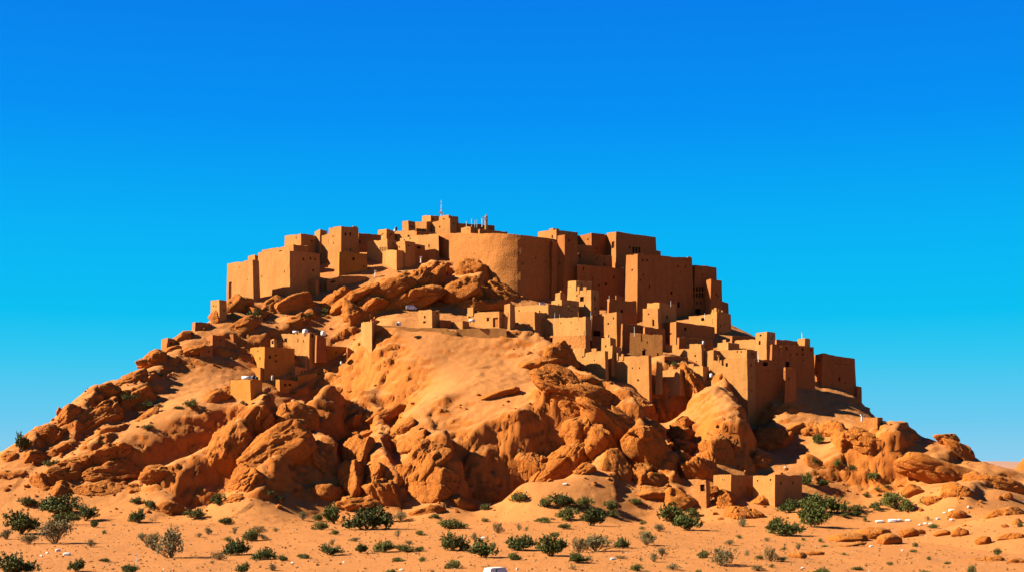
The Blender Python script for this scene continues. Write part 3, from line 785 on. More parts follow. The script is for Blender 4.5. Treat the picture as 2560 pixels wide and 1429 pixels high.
def house(key,label,xs_,ytop,ybase,Y=None,a=35,mat='mud',wins=(),name='mud_house',cat='house',bury=6,lumps=(),**k):
    xl,xm,xr=xs_
    if Y is None: Y=hit(xm,ybase)
    fr,bk=corner(xl,xm,xr,Y,a)
    if not isinstance(ytop,(tuple,list)):
        z=ztop(ytop,Y); tops=[z,z,z]
    else: tops=[ztop(t,p[1]) for t,p in zip(ytop,fr)]
    zb=ztop(ybase,Y)
    g=[float(H(p[0],p[1])) for p in fr+bk]
    zb=min([zb]+g)-1.5 if bury is None else min(zb-1.0,max(min(g)-1.0,zb-bury))
    rw=random.Random(key); wins=list(wins); hpx=ybase-(ytop[1] if isinstance(ytop,(tuple,list)) else ytop)
    for (a0,a1) in ((xl,xm),(xm,xr)):
        if a1-a0>16 and hpx>26 and not any(a0<q[0]<a1 for q in wins) and mat!='rammed' and 'wall' not in name and key not in ('h1','tl'):
            for _ in range(rw.choice((1,2,2))):
                wins.append((rw.uniform(a0+6,a1-6),(ytop[1] if isinstance(ytop,(tuple,list)) else ytop)+rw.uniform(10,max(11,hpx*.5)),3,rw.uniform(4,6)))
    root,plan,tb,cen=building(name,label,cat,fr,tops,zb,mat,wins,back=bk,**k)
    BASE[key]=(fr,tops,zb,root)
    # parapet blocks: (x0,x1,ytop) raised lengths of the parapet
    for (x0,x1,yt) in lumps:
        for kk in range(2):
            A,B=fr[kk],fr[kk+1]; d=B-A
            def tt(px):
                kx=(px-1280)/F; return (kx*A[1]-A[0])/(d[0]-kx*d[1])
            t0,t1=tt(x0),tt(x1)
            if -.05<=t0<=1 and t1<=1.3:
                t0=max(t0,.01);t1=min(t1,.99)
                if t1<=t0: continue
                P=A+d*(t0+t1)/2; L=np.linalg.norm(d)*(t1-t0); z0=tops[kk]+(tops[kk+1]-tops[kk])*(t0+t1)/2
                z1=ztop(yt,P[1]); nn=np.array([-d[1],d[0]])/np.linalg.norm(d)
                h=z0-zb; off=cen-P; off=off/np.linalg.norm(off)*.34
                mb=MB(); mb.box((P[0]+off[0],P[1]+off[1],(z0-1.2+z1)/2),(L,.62,z1-z0+1.2),math.atan2(d[1],d[0]))
                bmo=mb.build('parapet_block',M[mat],root)
                break
    return root
def wallrun(key,label,pts_,ytops,ybase,mat='mud',wins=(),name='mud_wall',cat='wall',depth=3,zb=None,**k):
    """long or curved walls given as [(px, distance)...]"""
    if pts_[0][1]<60: pts_=[(px,hit(px,ybase)+o) for px,o in pts_]
    if k.pop('curve',False):
        P=np.array([(a,b,t) for (a,b),t in zip(pts_,ytops)],float); o=[]
        Q=np.vstack([2*P[0]-P[1],P,2*P[-1]-P[-2]])
        for i in range(1,len(Q)-2):
            for t in (0,.33,.67):
                o.append(.5*((2*Q[i])+(Q[i+1]-Q[i-1])*t+(2*Q[i-1]-5*Q[i]+4*Q[i+1]-Q[i+2])*t*t+(3*Q[i]-Q[i-1]-3*Q[i+1]+Q[i+2])*t**3))
        o.append(P[-1]); pts_=[(q[0],q[1]) for q in o]; ytops=[q[2] for q in o]
    fr=[np.array([(px-1280)*Y/F,Y]) for px,Y in pts_]
    tops=[ztop(t,Y) for t,(px,Y) in zip(ytops,pts_)]
    if zb is None: zb=min(ztop(ybase,pts_[len(pts_)//2][1])-1,max(ztop(ybase,pts_[0][1])-6,0))
    root,plan,tb,cen=building(name,label,cat,fr,tops,zb,mat,wins,depth=depth,**k)
    BASE[key]=(fr,tops,zb,root); return root
# ================= the fortress on the crest =================
FG='high fortress buildings on the crest'
house('tl','tall plain tower block with an arched niche, leftmost of the high fortress',(569,632,648),(659,649,651),752,a=50,mat='mud3',wins=[(600,668,1.5,4),(617,700,1.5,4),(578,729,9,50,'lit')],name='fortress_block',cat='tower',bury=9,batter=.035)
house('tlr','low stepped ruin tower leaning against the far left end of the fortress',(527,548,566),(751,749,751),806,a=40,mat='mud3',name='ruined_tower',cat='tower',bury=9)
house('tlc','small raised parapet room behind the leftmost tower block',(620,637,647),(641,637,640),660,Y=552,a=40,name='roof_room',cat='house')
house('bb','huge square block with a sharp sunlit corner, left part of the high fortress',(645,724,799),(632,627,634),745,a=45,mat='mud',wins=[(758,648,4,6),(776,646,4,5),(788,648,3.5,5),(782,676,4,6),(656,690,2,6),(711,679,2,6),(667,650,1.5,3),(672,696,1.5,3)],name='fortress_block',cat='tower',bury=12,batter=.03,par=1.2)
house('bs','long low sloping wall just above the huge square block',(655,735,770),(625,612,614),632,Y=558,a=50,mat='mud',wins=[(701,629,7,5)],name='roof_room',cat='house')
house('bs2','small orange cube room at the foot of the left rooftop house',(712,733,747),(614,612,614),632,Y=553,a=42,mat='rammed',name='roof_room',cat='house')
house('b3','flat topped rooftop house with one narrow window, left of the crest',(712,752,790),(590,584,588),632,Y=566,a=45,wins=[(740,593,2.5,8)],name='fortress_house')
house('b4w','long sunlit wall block between the rooftop house and the notched tower',(756,824,840),(600,584,586),680,Y=566,a=50,mat='mud3',wins=[(762,625,2,4),(800,606,2,4)],name='fortress_wall',cat='wall',bury=14)
house('b4c','small cube turret standing on the long sunlit wall block',(787,800,817),(577,574,577),596,Y=569,a=38,name='turret',cat='tower')
house('b4','tall square tower with a notched top on the left crest',(822,853,896),(571,565,569),690,Y=557,a=40,wins=[(864,586,4,8),(876,586,4,8),(832,591,1.5,5),(835,591,1.5,5),(834,608,2,5),(840,665,2,4),(841,681,2,4),(875,624,3,5)],name='fortress_tower',cat='tower',bury=12,lumps=[(884,895,566)])
house('b4d','long shaded wall behind the notched tower',(893,897,952),(584,583,588),640,Y=574,a=22,mat='mud2',wins=[(898,604,4,5),(924,604,3,4)],name='fortress_wall',cat='wall',bury=14)
house('b5','orange brown block with a wide shaded front below the notched tower',(845,849,917),(630,629,634),690,a=20,mat='ochre',wins=[(884,647,5,7),(908,666,3,4)],name='fortress_block',cat='house',bury=8)
house('b6','fortress house with a row of four slit windows',(918,968,992),(604,598,601),685,Y=556,a=50,mat='mud3',wins=[(951,623,2.6,11,'slot'),(955.5,623,2.6,11,'slot'),(960,623,2.6,11,'slot'),(964.5,623,2.6,11,'slot')],name='fortress_house',bury=10)
house('b6b','projecting square block with a shaded side below the four slit windows',(948,991,1044),(627,625,632),676,a=42,mat='mud3',wins=[(1011,643,3,4),(1013,661,4,10)],name='fortress_block',cat='house',bury=9)
house('b6c','small cube room with one window on top of the projecting block',(991,1013,1038),(604,602,606),630,Y=553,a=42,wins=[(999,618,3,4),(1022,615,3,4)],name='roof_room')
house('b6d','narrow shaded annex beside the projecting block, under the big sunlit wall',(1034,1038,1062),(611,610,614),662,a=22,mat='mud2',wins=[(1047,618,8,6)],name='annex')
house('b6e','low garden wall at the foot of the big sunlit wall',(1058,1061,1090),(627,626,622),652,a=20,name='garden_wall',cat='wall')
wallrun('b7','broad sunlit wall joining the crest houses to the round bastion',[(1000,575),(1045,569),(1096,563)],(594,588,584),650,depth=14,wins=[(1011,592,3,5),(1025,594,3,5),(1072,615,3,9,'lit')],mat='mud3',name='fortress_wall')
house('c0','small flat house at the left foot of the summit cluster',(945,966,986),(575,573,577),605,Y=580,a=40,name='summit_house')
house('c0b','long low wall house under the summit cluster',(968,1038,1050),(580,576,579),605,Y=577,a=50,wins=[(991,592,3,4)],name='summit_house')
house('c1','cube house with a shaded side left of the summit',(1006,1021,1038),(554,552,555),585,Y=583,a=38,name='summit_house')
house('c2','summit house in the middle carrying the raised left room',(1036,1066,1082),(556,553,555),590,Y=585,a=50,wins=[(1059,574,3,5),(1066,573,3,5)],name='summit_house')
house('c3','highest cube room of the summit',(1056,1076,1101),(540,538,541),585,Y=588,a=38,wins=[(1082,548,4,5)],name='summit_house')
house('c4','twin windowed summit block with a shaded right side below the mast',(1081,1125,1145),(556,545,548),588,Y=580,a=50,wins=[(1100,567,3,6),(1089,578,2,3)],name='summit_house')
house('c4b','upper storey room right of the mast base',(1097,1121,1146),(540,537.5,541),575,Y=583,a=45,wins=[(1109,548,4,5),(1134,552,4,8)],name='summit_house')
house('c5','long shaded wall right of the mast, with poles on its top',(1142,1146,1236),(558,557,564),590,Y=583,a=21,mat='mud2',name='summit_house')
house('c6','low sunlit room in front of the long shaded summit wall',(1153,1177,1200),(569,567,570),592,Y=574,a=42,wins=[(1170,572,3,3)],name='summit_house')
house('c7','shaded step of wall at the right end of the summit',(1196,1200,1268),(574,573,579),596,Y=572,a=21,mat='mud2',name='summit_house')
house('c8','long low shaded wall between summit cluster and round bastion',(1038,1042,1092),(578,577,581),600,Y=573,a=21,mat='mud2',wins=[(1079,579,2,3)],name='summit_house')
wallrun('rt','huge curved round bastion of rough mud with a sunlit left and dark right half',[(1091,570),(1130,561.5),(1170,553.5),(1210,546.5),(1235,543),(1255,541),(1275,539.8),(1300,539.5),(1330,540.8),(1358,543.5),(1380,547.5),(1393,554)],(585,584,583,583,583,584,585,587,590,594,598,601),752,mat='rammed',depth=20,
  wins=[(1111,641,2.5,6),(1187,633,2.5,3),(1295,632,2.5,4),(1339,645,3,4),(1307,659,3,5),(1365,656,3,4),(1275,668,2,3)],name='round_bastion',cat='tower',zb=62,curve=True,amp=.35,batter=.03,step=1.3,par=1.5)
house('r1','flat house with a sunlit left face behind the round bastion',(1345,1391,1444),(580,573,581),620,Y=565,a=42,wins=[(1381,592,3,8)],name='fortress_house')
house('r1b','small raised room behind the round bastion',(1372,1383,1398),(572,570,572),590,Y=568,a=40,name='roof_room')
house('r2','tall narrow tower beside the right end of the round bastion',(1394,1412,1444),(590,586,590),748,Y=542,a=35,mat='mud2',wins=[(1423,601,4,7),(1436,700,3,4)],name='fortress_tower',cat='tower',bury=12)
house('r2b','narrow dark wall between the round bastion and the narrow tower',(1378,1382,1404),(604,602,606),745,Y=545,a=20,mat='mud2',name='fortress_wall',cat='wall',bury=10)
house('r3','rooftop house with a sunlit left side, left of the top right tower',(1444,1479,1528),(590,583,588),640,Y=566,a=38,mat='mud2',wins=[(1470,599,3,4),(1492,622,3,4)],name='fortress_house')
house('t1','highest dark terrace wall below the rooftop house',(1440,1444,1482),(612,611,614),640,Y=558,a=21,mat='mud2',name='terrace_wall',cat='wall',bury=12)
house('t2','middle dark terrace wall below the rooftop house',(1441,1446,1530),(634,633,639),668,Y=553,a=21,mat='mud2',wins=[(1450,641,2.5,8),(1492,647,3,4),(1511,661,4,6)],name='terrace_wall',cat='wall',bury=12)
wallrun('t3','lowest and longest dark terrace wall with a rounded right end',[(1444,541),(1500,543),(1545,546),(1560,552)],(662,665,669,669),765,mat='mud2',depth=12,wins=[(1460,671,3,7),(1534,693,4,6),(1514,710,5,7),(1500,713,3,5),(1481,697,2,4)],name='terrace_wall')
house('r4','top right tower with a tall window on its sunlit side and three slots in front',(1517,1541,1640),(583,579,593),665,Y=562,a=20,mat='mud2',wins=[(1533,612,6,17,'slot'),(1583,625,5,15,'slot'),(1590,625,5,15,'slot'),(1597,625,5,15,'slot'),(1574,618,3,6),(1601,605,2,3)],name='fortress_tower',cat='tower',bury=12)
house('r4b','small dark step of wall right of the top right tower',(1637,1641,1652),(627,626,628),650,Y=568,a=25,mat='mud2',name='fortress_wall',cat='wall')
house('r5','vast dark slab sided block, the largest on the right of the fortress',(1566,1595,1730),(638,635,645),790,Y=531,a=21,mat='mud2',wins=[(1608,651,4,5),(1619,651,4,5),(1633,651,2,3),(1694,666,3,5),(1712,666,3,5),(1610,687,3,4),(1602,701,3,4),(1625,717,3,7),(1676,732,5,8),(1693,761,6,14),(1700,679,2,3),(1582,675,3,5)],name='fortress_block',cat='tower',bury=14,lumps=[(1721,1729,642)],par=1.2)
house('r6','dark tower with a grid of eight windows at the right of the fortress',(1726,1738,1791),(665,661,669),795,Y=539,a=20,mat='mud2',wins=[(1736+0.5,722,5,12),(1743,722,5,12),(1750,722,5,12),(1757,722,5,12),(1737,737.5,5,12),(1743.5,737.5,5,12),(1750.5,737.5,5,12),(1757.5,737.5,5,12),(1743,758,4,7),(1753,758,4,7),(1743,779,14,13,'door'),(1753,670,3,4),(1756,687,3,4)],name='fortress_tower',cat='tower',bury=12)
house('r7','narrow dark pier at the far right of the fortress',(1766,1777,1804),(699,697,701),792,Y=533,a=25,mat='mud2',name='fortress_tower',cat='tower',bury=12)
house('r8','low rounded dark stub beyond the narrow pier',(1793,1802,1821),(752,750,756),800,Y=545,a=30,mat='mud2',name='fortress_wall',cat='wall',bury=12)
house('r9','corner tower with crumbling crown above the right village',(1777,1792,1827),(781,778,783),855,Y=512,a=28,mat='mud',wins=[(1802,813,3,4),(1802,833,3,4)],name='village_tower',cat='tower',bury=10,lumps=[(1779,1783,773),(1785,1791,769),(1794,1800,772),(1806,1811,775)])
house('r9b','sunlit wall with one small window left of the crumbling corner tower',(1722,1778,1786),(790,785,787),850,Y=515,a=50,mat='mud3',wins=[(1756,798,7,7)],name='village_house',bury=10)
# ================= upper village below the round bastion =================
house('v1','stepped sunlit house high in the village below the narrow tower',(1419,1440,1479),(703,701,704),775,Y=528,a=38,mat='mud3',wins=[(1425,716,2,3),(1454,712,3,5)],name='village_house')
house('v2','sunlit cube house with a square window, directly below the stepped high house',(1440,1477,1497),(727,723,726),782,Y=519,a=50,mat='mud3',wins=[(1455,747,9,12),(1443,738,3,4),(1462,761,3,3),(1487,745,4,11),(1487,770,4,5)],name='village_house',lumps=[(1442,1447,716),(1458,1466,717)])
house('v3','low house with stepped left wing under the sunlit cube house',(1378,1404,1447),(752,749,753),792,Y=514,a=42,mat='mud3',wins=[(1397,760,3,3)],name='village_house')
house('v3b','little stepped rooms beside the low house at the foot of the bastion',(1388,1400,1412),(733,731,734),765,Y=519,a=42,mat='mud3',name='village_house',lumps=[(1403,1409,726)])
house('v4','long flat roofed house with a sunlit gable below the round bastion',(1286,1371,1444),(765,760,766),800,Y=503,a=50,mat='mud3',name='village_house')
house('v4b','low dusty forecourt wall beside the long flat roofed house',(1284,1336,1372),(779,778,782),812,Y=498,a=50,mat='mud',name='village_wall',cat='wall')
house('v5','long pale sunlit house with small windows in a row, on an orange footing',(1270,1464,1479),(801,790,792),842,Y=489,a=50,mat='mud3',wins=[(1373,807,2.2,4),(1402,806,2.2,4),(1428,804,2.2,4),(1443,822,2,3),(1334,827,6,4)],name='village_house',bury=1,batter=.01)
house('v5b','orange rammed earth footing under the long pale house',(1364,1463,1474),(840,838,839),876,Y=488,a=50,mat='rammed',wins=[(1378,849,7,12),(1425,864,5,6)],name='retaining_wall',cat='wall',bury=10)
house('v6','dark house with a garage opening right of the long pale house',(1476,1480,1509),(786,785,789),860,Y=497,a=20,mat='mud2',wins=[(1492,832,16,14,'door')],name='village_house')
house('v7','dark block with raised parapet corners in the upper village',(1517,1523,1591),(748,746,752),812,Y=518,a=22,mat='mud2',wins=[(1555,778,5,9)],name='village_house',lumps=[(1538,1550,738),(1552,1560,741)])
house('v8','tall narrow sunlit house with a shaded right side in the upper village',(1505,1541,1556),(783,778,781),850,Y=504,a=50,mat='mud3',name='village_house')
house('v9','narrow upper house with a sunlit left top and one dark window',(1618,1648,1690),(757,755,760),850,Y=509,a=35,mat='mud',wins=[(1667,791,4,8)],name='village_house')
house('v9b','lower left wing of the narrow upper house',(1608,1644,1652),(772,769,771),850,Y=506,a=50,mat='mud',wins=[(1622,785,3,4),(1633,806,4,16)],name='village_house')
house('v10','low dark wall between the tall narrow house and the upper wing',(1553,1557,1613),(809,808,813),850,Y=500,a=21,mat='mud2',wins=[(1602,818,3,4)],name='village_wall',cat='wall')
house('v10b','dark shed under the lower left wing',(1608,1612,1662),(817,816,821),860,Y=497,a=21,mat='mud2',name='village_house')
house('v11','broad dark house with one square window below the crumbling tower',(1646,1690,1786),(806,803,816),866,Y=502,a=22,mat='mud2',wins=[(1714,821,6,9)],name='village_house')
house('v12','low dark rampart in front of the broad dark house',(1693,1698,1782),(843,841,849),872,Y=493,a=21,mat='mud2',name='village_wall',cat='wall')
# ================= lower village =================
house('w1','square house with a big curved shadow on its pale front',(1556,1575,1656),(834,830,836),892,Y=486,a=-14,mat='mud',wins=[(1618,854,3,6),(1610,881,7,14,'door'),(1644,891,4,20,'slot')],name='village_house',batter=.01)
house('w2','stepped sunlit stair tower in the middle of the lower village',(1504,1526,1540),(845,842,846),892,Y=481,a=45,mat='mud3',name='village_tower',cat='tower',lumps=[(1512,1520,836)])
house('w3','tall pale cliff edge house, leftmost of the lower village',(1453,1512,1520),(881,875,877),968,Y=471,a=50,mat='mud3',wins=[(1457,889,3,6),(1486,900,2,3),(1488,919,3,4)],name='village_house',bury=8,lumps=[(1454,1460,872),(1480,1492,870)])
house('w3b','low orange wall with a square window above the leftmost cliff house',(1413,1462,1470),(871,868,870),895,Y=478,a=50,mat='mud3',wins=[(1459,873,6,8)],name='village_wall',cat='wall')
house('w4','tall cliff house half covered by a diagonal shadow',(1519,1621,1628),(892,887,888),1001,Y=466,a=50,mat='mud',wins=[(1580,919,2.5,4),(1598,919,2.5,4),(1594,950,4,5),(1531,957,4,5)],name='village_house',bury=6,lumps=[(1538,1544,881),(1552,1557,884)])
house('w4s','small stepped rooms behind the tall cliff house',(1516,1530,1552),(866,863,867),895,Y=474,a=40,mat='mud',name='village_house')
house('w5','small sunlit cabin against the right side of the tall cliff house',(1620,1641,1655),(903,901,904),940,Y=468,a=-10,mat='mud3',wins=[(1630,918,5,14,'slot')],name='village_house')
house('w6','low sunlit house with a dark window behind the middle terraces',(1656,1752,1760),(863,858,859),880,Y=490,a=50,mat='mud3',wins=[(1699,869,7,6)],name='village_house')
house('w7','sunlit two storey house with a dark lower left corner, centre of the right village',(1692,1754,1765),(872,869,871),925,Y=480,a=50,mat='mud3',wins=[(1738,888,3,5),(1741,902,2,3)],name='village_house')
house('w7b','low dark side house with an arch between the right village houses',(1657,1661,1720),(889,888,892),925,Y=476,a=21,mat='mud2',wins=[(1668,905,10,13,'door')],name='village_house')
house('w7c','stepped sunlit terrace in front of the two storey house',(1690,1757,1772),(917,914,916),938,Y=471,a=50,mat='mud3',name='terrace_wall',cat='wall',lumps=[(1722,1735,908)])
house('w7d','lowest sunlit terrace at the cliff top of the right village',(1655,1700,1716),(924,922,924),944,Y=468,a=50,mat='mud3',wins=[],name='terrace_wall',cat='wall',lumps=[(1671,1683,916)])
house('w8','sunlit cube above the big wall of the right village',(1763,1784,1814),(877,874,878),900,Y=478,a=40,mat='mud3',name='village_house')
house('w8b','small cube house with a raised corner at the top of the right village',(1794,1820,1848),(857,854,858),880,Y=489,a=42,mat='mud3',name='village_house',lumps=[(1807,1815,848)])
house('w9','tallest sunlit cliff house of the lower village, crossed by diagonal shadows',(1776,1868,1888),(901,892,896),1060,Y=464,a=50,mat='mud3',wins=[(1817,911,5,10),(1878,911,4,9),(1878,942,3,5),(1879,975,3,4)],name='village_house',bury=6,batter=.012)
house('w10','low sunlit upper storey behind the great cliff wall house',(1802,1867,1892),(875,871,876),900,Y=473,a=50,mat='mud3',wins=[(1843,875,3,4),(1853,876,3,4)],name='village_house')
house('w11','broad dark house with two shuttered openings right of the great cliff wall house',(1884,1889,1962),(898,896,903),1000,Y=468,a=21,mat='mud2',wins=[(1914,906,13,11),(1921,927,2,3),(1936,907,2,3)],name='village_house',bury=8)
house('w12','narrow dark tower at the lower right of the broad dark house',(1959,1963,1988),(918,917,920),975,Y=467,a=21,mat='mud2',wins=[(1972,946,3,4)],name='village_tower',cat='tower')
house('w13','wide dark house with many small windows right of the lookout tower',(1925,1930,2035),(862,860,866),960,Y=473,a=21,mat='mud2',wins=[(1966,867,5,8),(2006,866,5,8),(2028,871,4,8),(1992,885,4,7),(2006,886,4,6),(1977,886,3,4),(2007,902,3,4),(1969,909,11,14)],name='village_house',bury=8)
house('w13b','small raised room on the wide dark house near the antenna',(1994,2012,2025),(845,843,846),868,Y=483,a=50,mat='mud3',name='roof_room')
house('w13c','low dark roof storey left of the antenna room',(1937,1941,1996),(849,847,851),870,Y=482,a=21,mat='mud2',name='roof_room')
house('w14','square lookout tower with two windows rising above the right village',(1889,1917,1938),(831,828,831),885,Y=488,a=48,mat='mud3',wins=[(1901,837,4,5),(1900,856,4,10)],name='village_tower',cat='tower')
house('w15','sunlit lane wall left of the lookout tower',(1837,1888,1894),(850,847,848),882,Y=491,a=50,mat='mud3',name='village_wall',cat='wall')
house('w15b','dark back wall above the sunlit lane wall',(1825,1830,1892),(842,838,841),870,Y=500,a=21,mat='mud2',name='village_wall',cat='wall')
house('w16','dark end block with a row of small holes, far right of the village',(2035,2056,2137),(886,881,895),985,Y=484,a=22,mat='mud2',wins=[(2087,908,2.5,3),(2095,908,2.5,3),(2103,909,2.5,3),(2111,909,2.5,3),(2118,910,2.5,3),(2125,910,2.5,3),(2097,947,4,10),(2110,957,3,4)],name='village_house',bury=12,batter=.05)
house('w17','small dark turret clinging to the slope beyond the end block',(2138,2143,2154),(963,962,965),1010,Y=488,a=25,mat='mud2',name='village_tower',cat='tower',bury=10)
house('w18','lone square orange hut on the right hand ridge',(2139,2194,2207),(1044,1041,1043),1069,a=50,mat='rammed',name='ridge_hut',bury=3)
house('w18b','dark ruined wall stepping down the ridge behind the lone hut',(2203,2207,2250),(1052,1050,1066),1084,Y=444,a=21,mat='mud2',name='ruined_wall',cat='wall')
house('w18c','low end of the ruined wall on the right hand ridge',(2245,2249,2273),(1068,1067,1071),1086,Y=446,a=21,mat='mud2',name='ruined_wall',cat='wall')
# ================= terrace above the central dome =================
wallrun('d1','tall plastered corner pier at the left end of the terrace above the dome',[(903,489),(911,484),(929,481),(936,485)],(806,804,803,803),940,mat='mud3',depth=10,name='plaster_pier',cat='wall',zb=24,batter=.0)
house('d1b','tiny dark room behind the plastered corner pier',(926,929,948),(798,796,799),818,a=20,mat='mud2',name='annex')
wallrun('d2','low wall running along the top of the dome left of the terrace',[(932,486),(1013,483.5)],(811,815),838,mat='mud3',depth=3,name='terrace_wall',zb=46)
wallrun('d3','pale parapet wall stepping along the top of the dome',[(1013,483.3),(1070,481.5),(1118,480)],(818,818,819),841,mat='mud3',depth=2,name='terrace_wall',zb=46)
wallrun('d3b','lowest pale step of the parapet wall on the dome',[(1104,479.6),(1142,478.8)],(827,827),846,mat='mud3',depth=2,name='terrace_wall',zb=46,wins=[(1141,831,2,2)])
house('d4','little square house with two windows on the terrace above the dome',(1046,1080,1099),(775,772,775),824,a=50,mat='mud3',wins=[(1062,791,4,7),(1061,804,7,5),(1056,781,2,3),(1093,778,4,5)],name='terrace_house',batter=.01)
house('d5','low sunlit room with a shaded side in the middle of the terrace',(1124,1156,1172),(804,801,804),826,a=50,mat='mud3',name='terrace_house')
house('d6','terrace house with a brown doorway and air conditioner on its wall',(1167,1248,1262),(782,777,779),828,a=50,mat='mud3',wins=[(1220,797,6,9),(1239,804,13,24,'lit'),(1174,777,5,8)],name='terrace_house',batter=.01,lumps=[(1168,1182,768)])
house('d7','slim chimney like tower with a shaded right side at the terrace end',(1261,1275,1287),(760,757,760),824,a=45,mat='mud3',name='terrace_tower',cat='tower')
house('d8','brownish wall with one window under the slim terrace tower',(1249,1270,1276),(781,779,780),822,a=50,mat='mud',wins=[(1258,785,6,5)],name='terrace_house')
house('d9','shaded shed at the left of the middle terrace room',(1098,1101,1128),(799,798,801),822,a=20,mat='mud2',name='terrace_house')
# ================= lower left hamlet =================
house('h1','plain ochre block without windows, lowest of the left hamlet',(576,626,656),(950,947,949),1004,a=48,mat='ochre',name='hamlet_house',bury=6,batter=.0)
house('h2','low hamlet house with three slits in front and two windows on its side',(655,699,746),(949,947,951),985,a=42,mat='ochre',wins=[(671,961,2,6),(683,961,2,6),(688,961,2,6),(713,960,5,7),(724,960,5,6)],name='hamlet_house',bury=5,batter=.01)
house('h2b','shaded garden wall climbing right from the low hamlet house',(741,744,793),(938,937,930),960,a=21,mat='ochre',name='garden_wall',cat='wall')
house('h3','tall square hamlet house with a dark side and three small windows',(625,661,736),(869,866,870),952,a=38,mat='ochre',wins=[(644,877,3,4),(650,895,3,7),(675,892,5,7),(690,888,4,4),(690,902,4,5)],name='hamlet_house',bury=6,batter=.01)
house('h3b','lower porch block at the foot of the tall square hamlet house',(618,651,664),(922,918,920),952,a=50,mat='ochre',wins=[(627,929,10,9)],name='hamlet_house')
house('h4','upper pale hamlet house with white tanks on its roof',(690,773,788),(835,830,832),885,Y=492,a=50,mat='mud3',wins=[(714,851,8,12),(744,851,2.5,9),(758,852,2.5,7),(762,835,4,5),(780,837,5,8)],name='hamlet_house',batter=.01)
house('h5','long walled hamlet yard with a sunlit left end and dark side wall',(732,773,868),(863,861,867),918,a=22,mat='ochre',name='hamlet_house',bury=6,batter=.01)
house('h5b','lower sunlit shoulder of the walled hamlet yard',(715,764,774),(890,887,889),926,a=50,mat='mud3',name='hamlet_house')
house('h5c','dark end wall of the hamlet yard running down to the slope',(864,868,903),(870,868,885),905,a=21,mat='mud2',name='garden_wall',cat='wall')
house('h6','small hamlet house with a framed recess in front of the yard',(708,738,769),(918,915,919),950,a=45,mat='mud3',wins=[(722,932,13,10),(733,915+6,2,3)],name='hamlet_house',batter=.01)
house('h7','tiny hut on the slope above the hamlet',(832,857,872),(823,821,824),836,a=50,mat='mud',wins=[(848,826,2,3)],name='slope_hut',bury=3)
house('h8','dark ruined shed behind the upper pale hamlet house',(788,792,815),(838,836,842),862,Y=490,a=21,mat='mud2',name='ruined_shed')
house('h9','small open porch at the left end of the upper hamlet house',(677,685,692),(848,846,848),862,Y=490,a=40,mat='mud3',wins=[(683,855,6,9)],name='porch')
house('q1','square ruin with a dark side on the left slope',(514,531,563),(839,836,839),872,a=38,mat='mud2',wins=[(551,849,3,4)],name='slope_ruin',cat='ruin',bury=4)
house('q2','low ruin joined to the right of the square slope ruin',(562,584,596),(836,834,837),856,a=50,mat='mud2',name='slope_ruin',cat='ruin',bury=3)
house('q3','broken cube of masonry on the left skyline',(404,420,440),(846,843,846),872,a=42,mat='mud2',name='slope_ruin',cat='ruin',bury=4,amp=.3)
house('q4','dark broken stub of wall on the skyline near the fortress end',(482,489,526),(805,803,804),826,a=20,mat='mud2',name='slope_ruin',cat='ruin',bury=4,amp=.3)
house('q5','dark low ruin wall lower on the left slope',(496,500,531),(868,864,860),892,a=21,mat='mud2',name='slope_ruin',cat='ruin',bury=4,amp=.3)
house('x1','small block beside the left foot of the fortress, half in shadow',(772,789,798),(700,698,700),735,Y=530,a=45,mat='mud',name='annex',bury=8)
house('x2','sunlit annex with a shaded right side below the fortress wall',(787,808,819),(700,697,699),722,Y=536,a=50,mat='mud3',wins=[(795,722,2,3)],name='annex',bury=8)
wallrun('x3','pale terrace wall stepping up the slope below the orange block',[(818,534),(845,538),(848,540),(915,546)],(700,692,690,690),715,mat='mud3',depth=2.5,name='terrace_wall',zb=68,wins=[(833,701,11,6)])
# ================= house at the foot of the hill =================
house('g1','left half of the lone mud house at the foot of the hill, with small slits',(1783,1827,1884),(1186,1184,1187),1242,Y=402,a=42,mat='mud',wins=[(1806,1196,1.5,4),(1811,1196,1.5,4),(1851,1218,3,4),(1870,1218,4,6)],name='foothill_house',bury=4,batter=.0)
house('g2','right half of the lone foothill house, with two square windows',(1883,1937,2006),(1187,1184,1187),1246,Y=398,a=42,mat='mud',wins=[(1952,1206,5,7),(1982,1206,5,7)],name='foothill_house',bury=4,batter=.0)
house('g3','small gate tower with a doorway beside the rocks at the hill foot',(1738,1765,1774),(1200,1197,1199),1262,Y=399,a=50,mat='rammed',wins=[(1756,1217,10,18,'door')],name='gate_tower',cat='tower',bury=4)
wallrun('d3c','pale retaining wall under the terrace house with the brown doorway',[(1141,479.6),(1200,478.4),(1266,477)],(821,820,820),842,mat='mud3',depth=3,name='terrace_wall',zb=46)
for r in RK: make_rock(r)
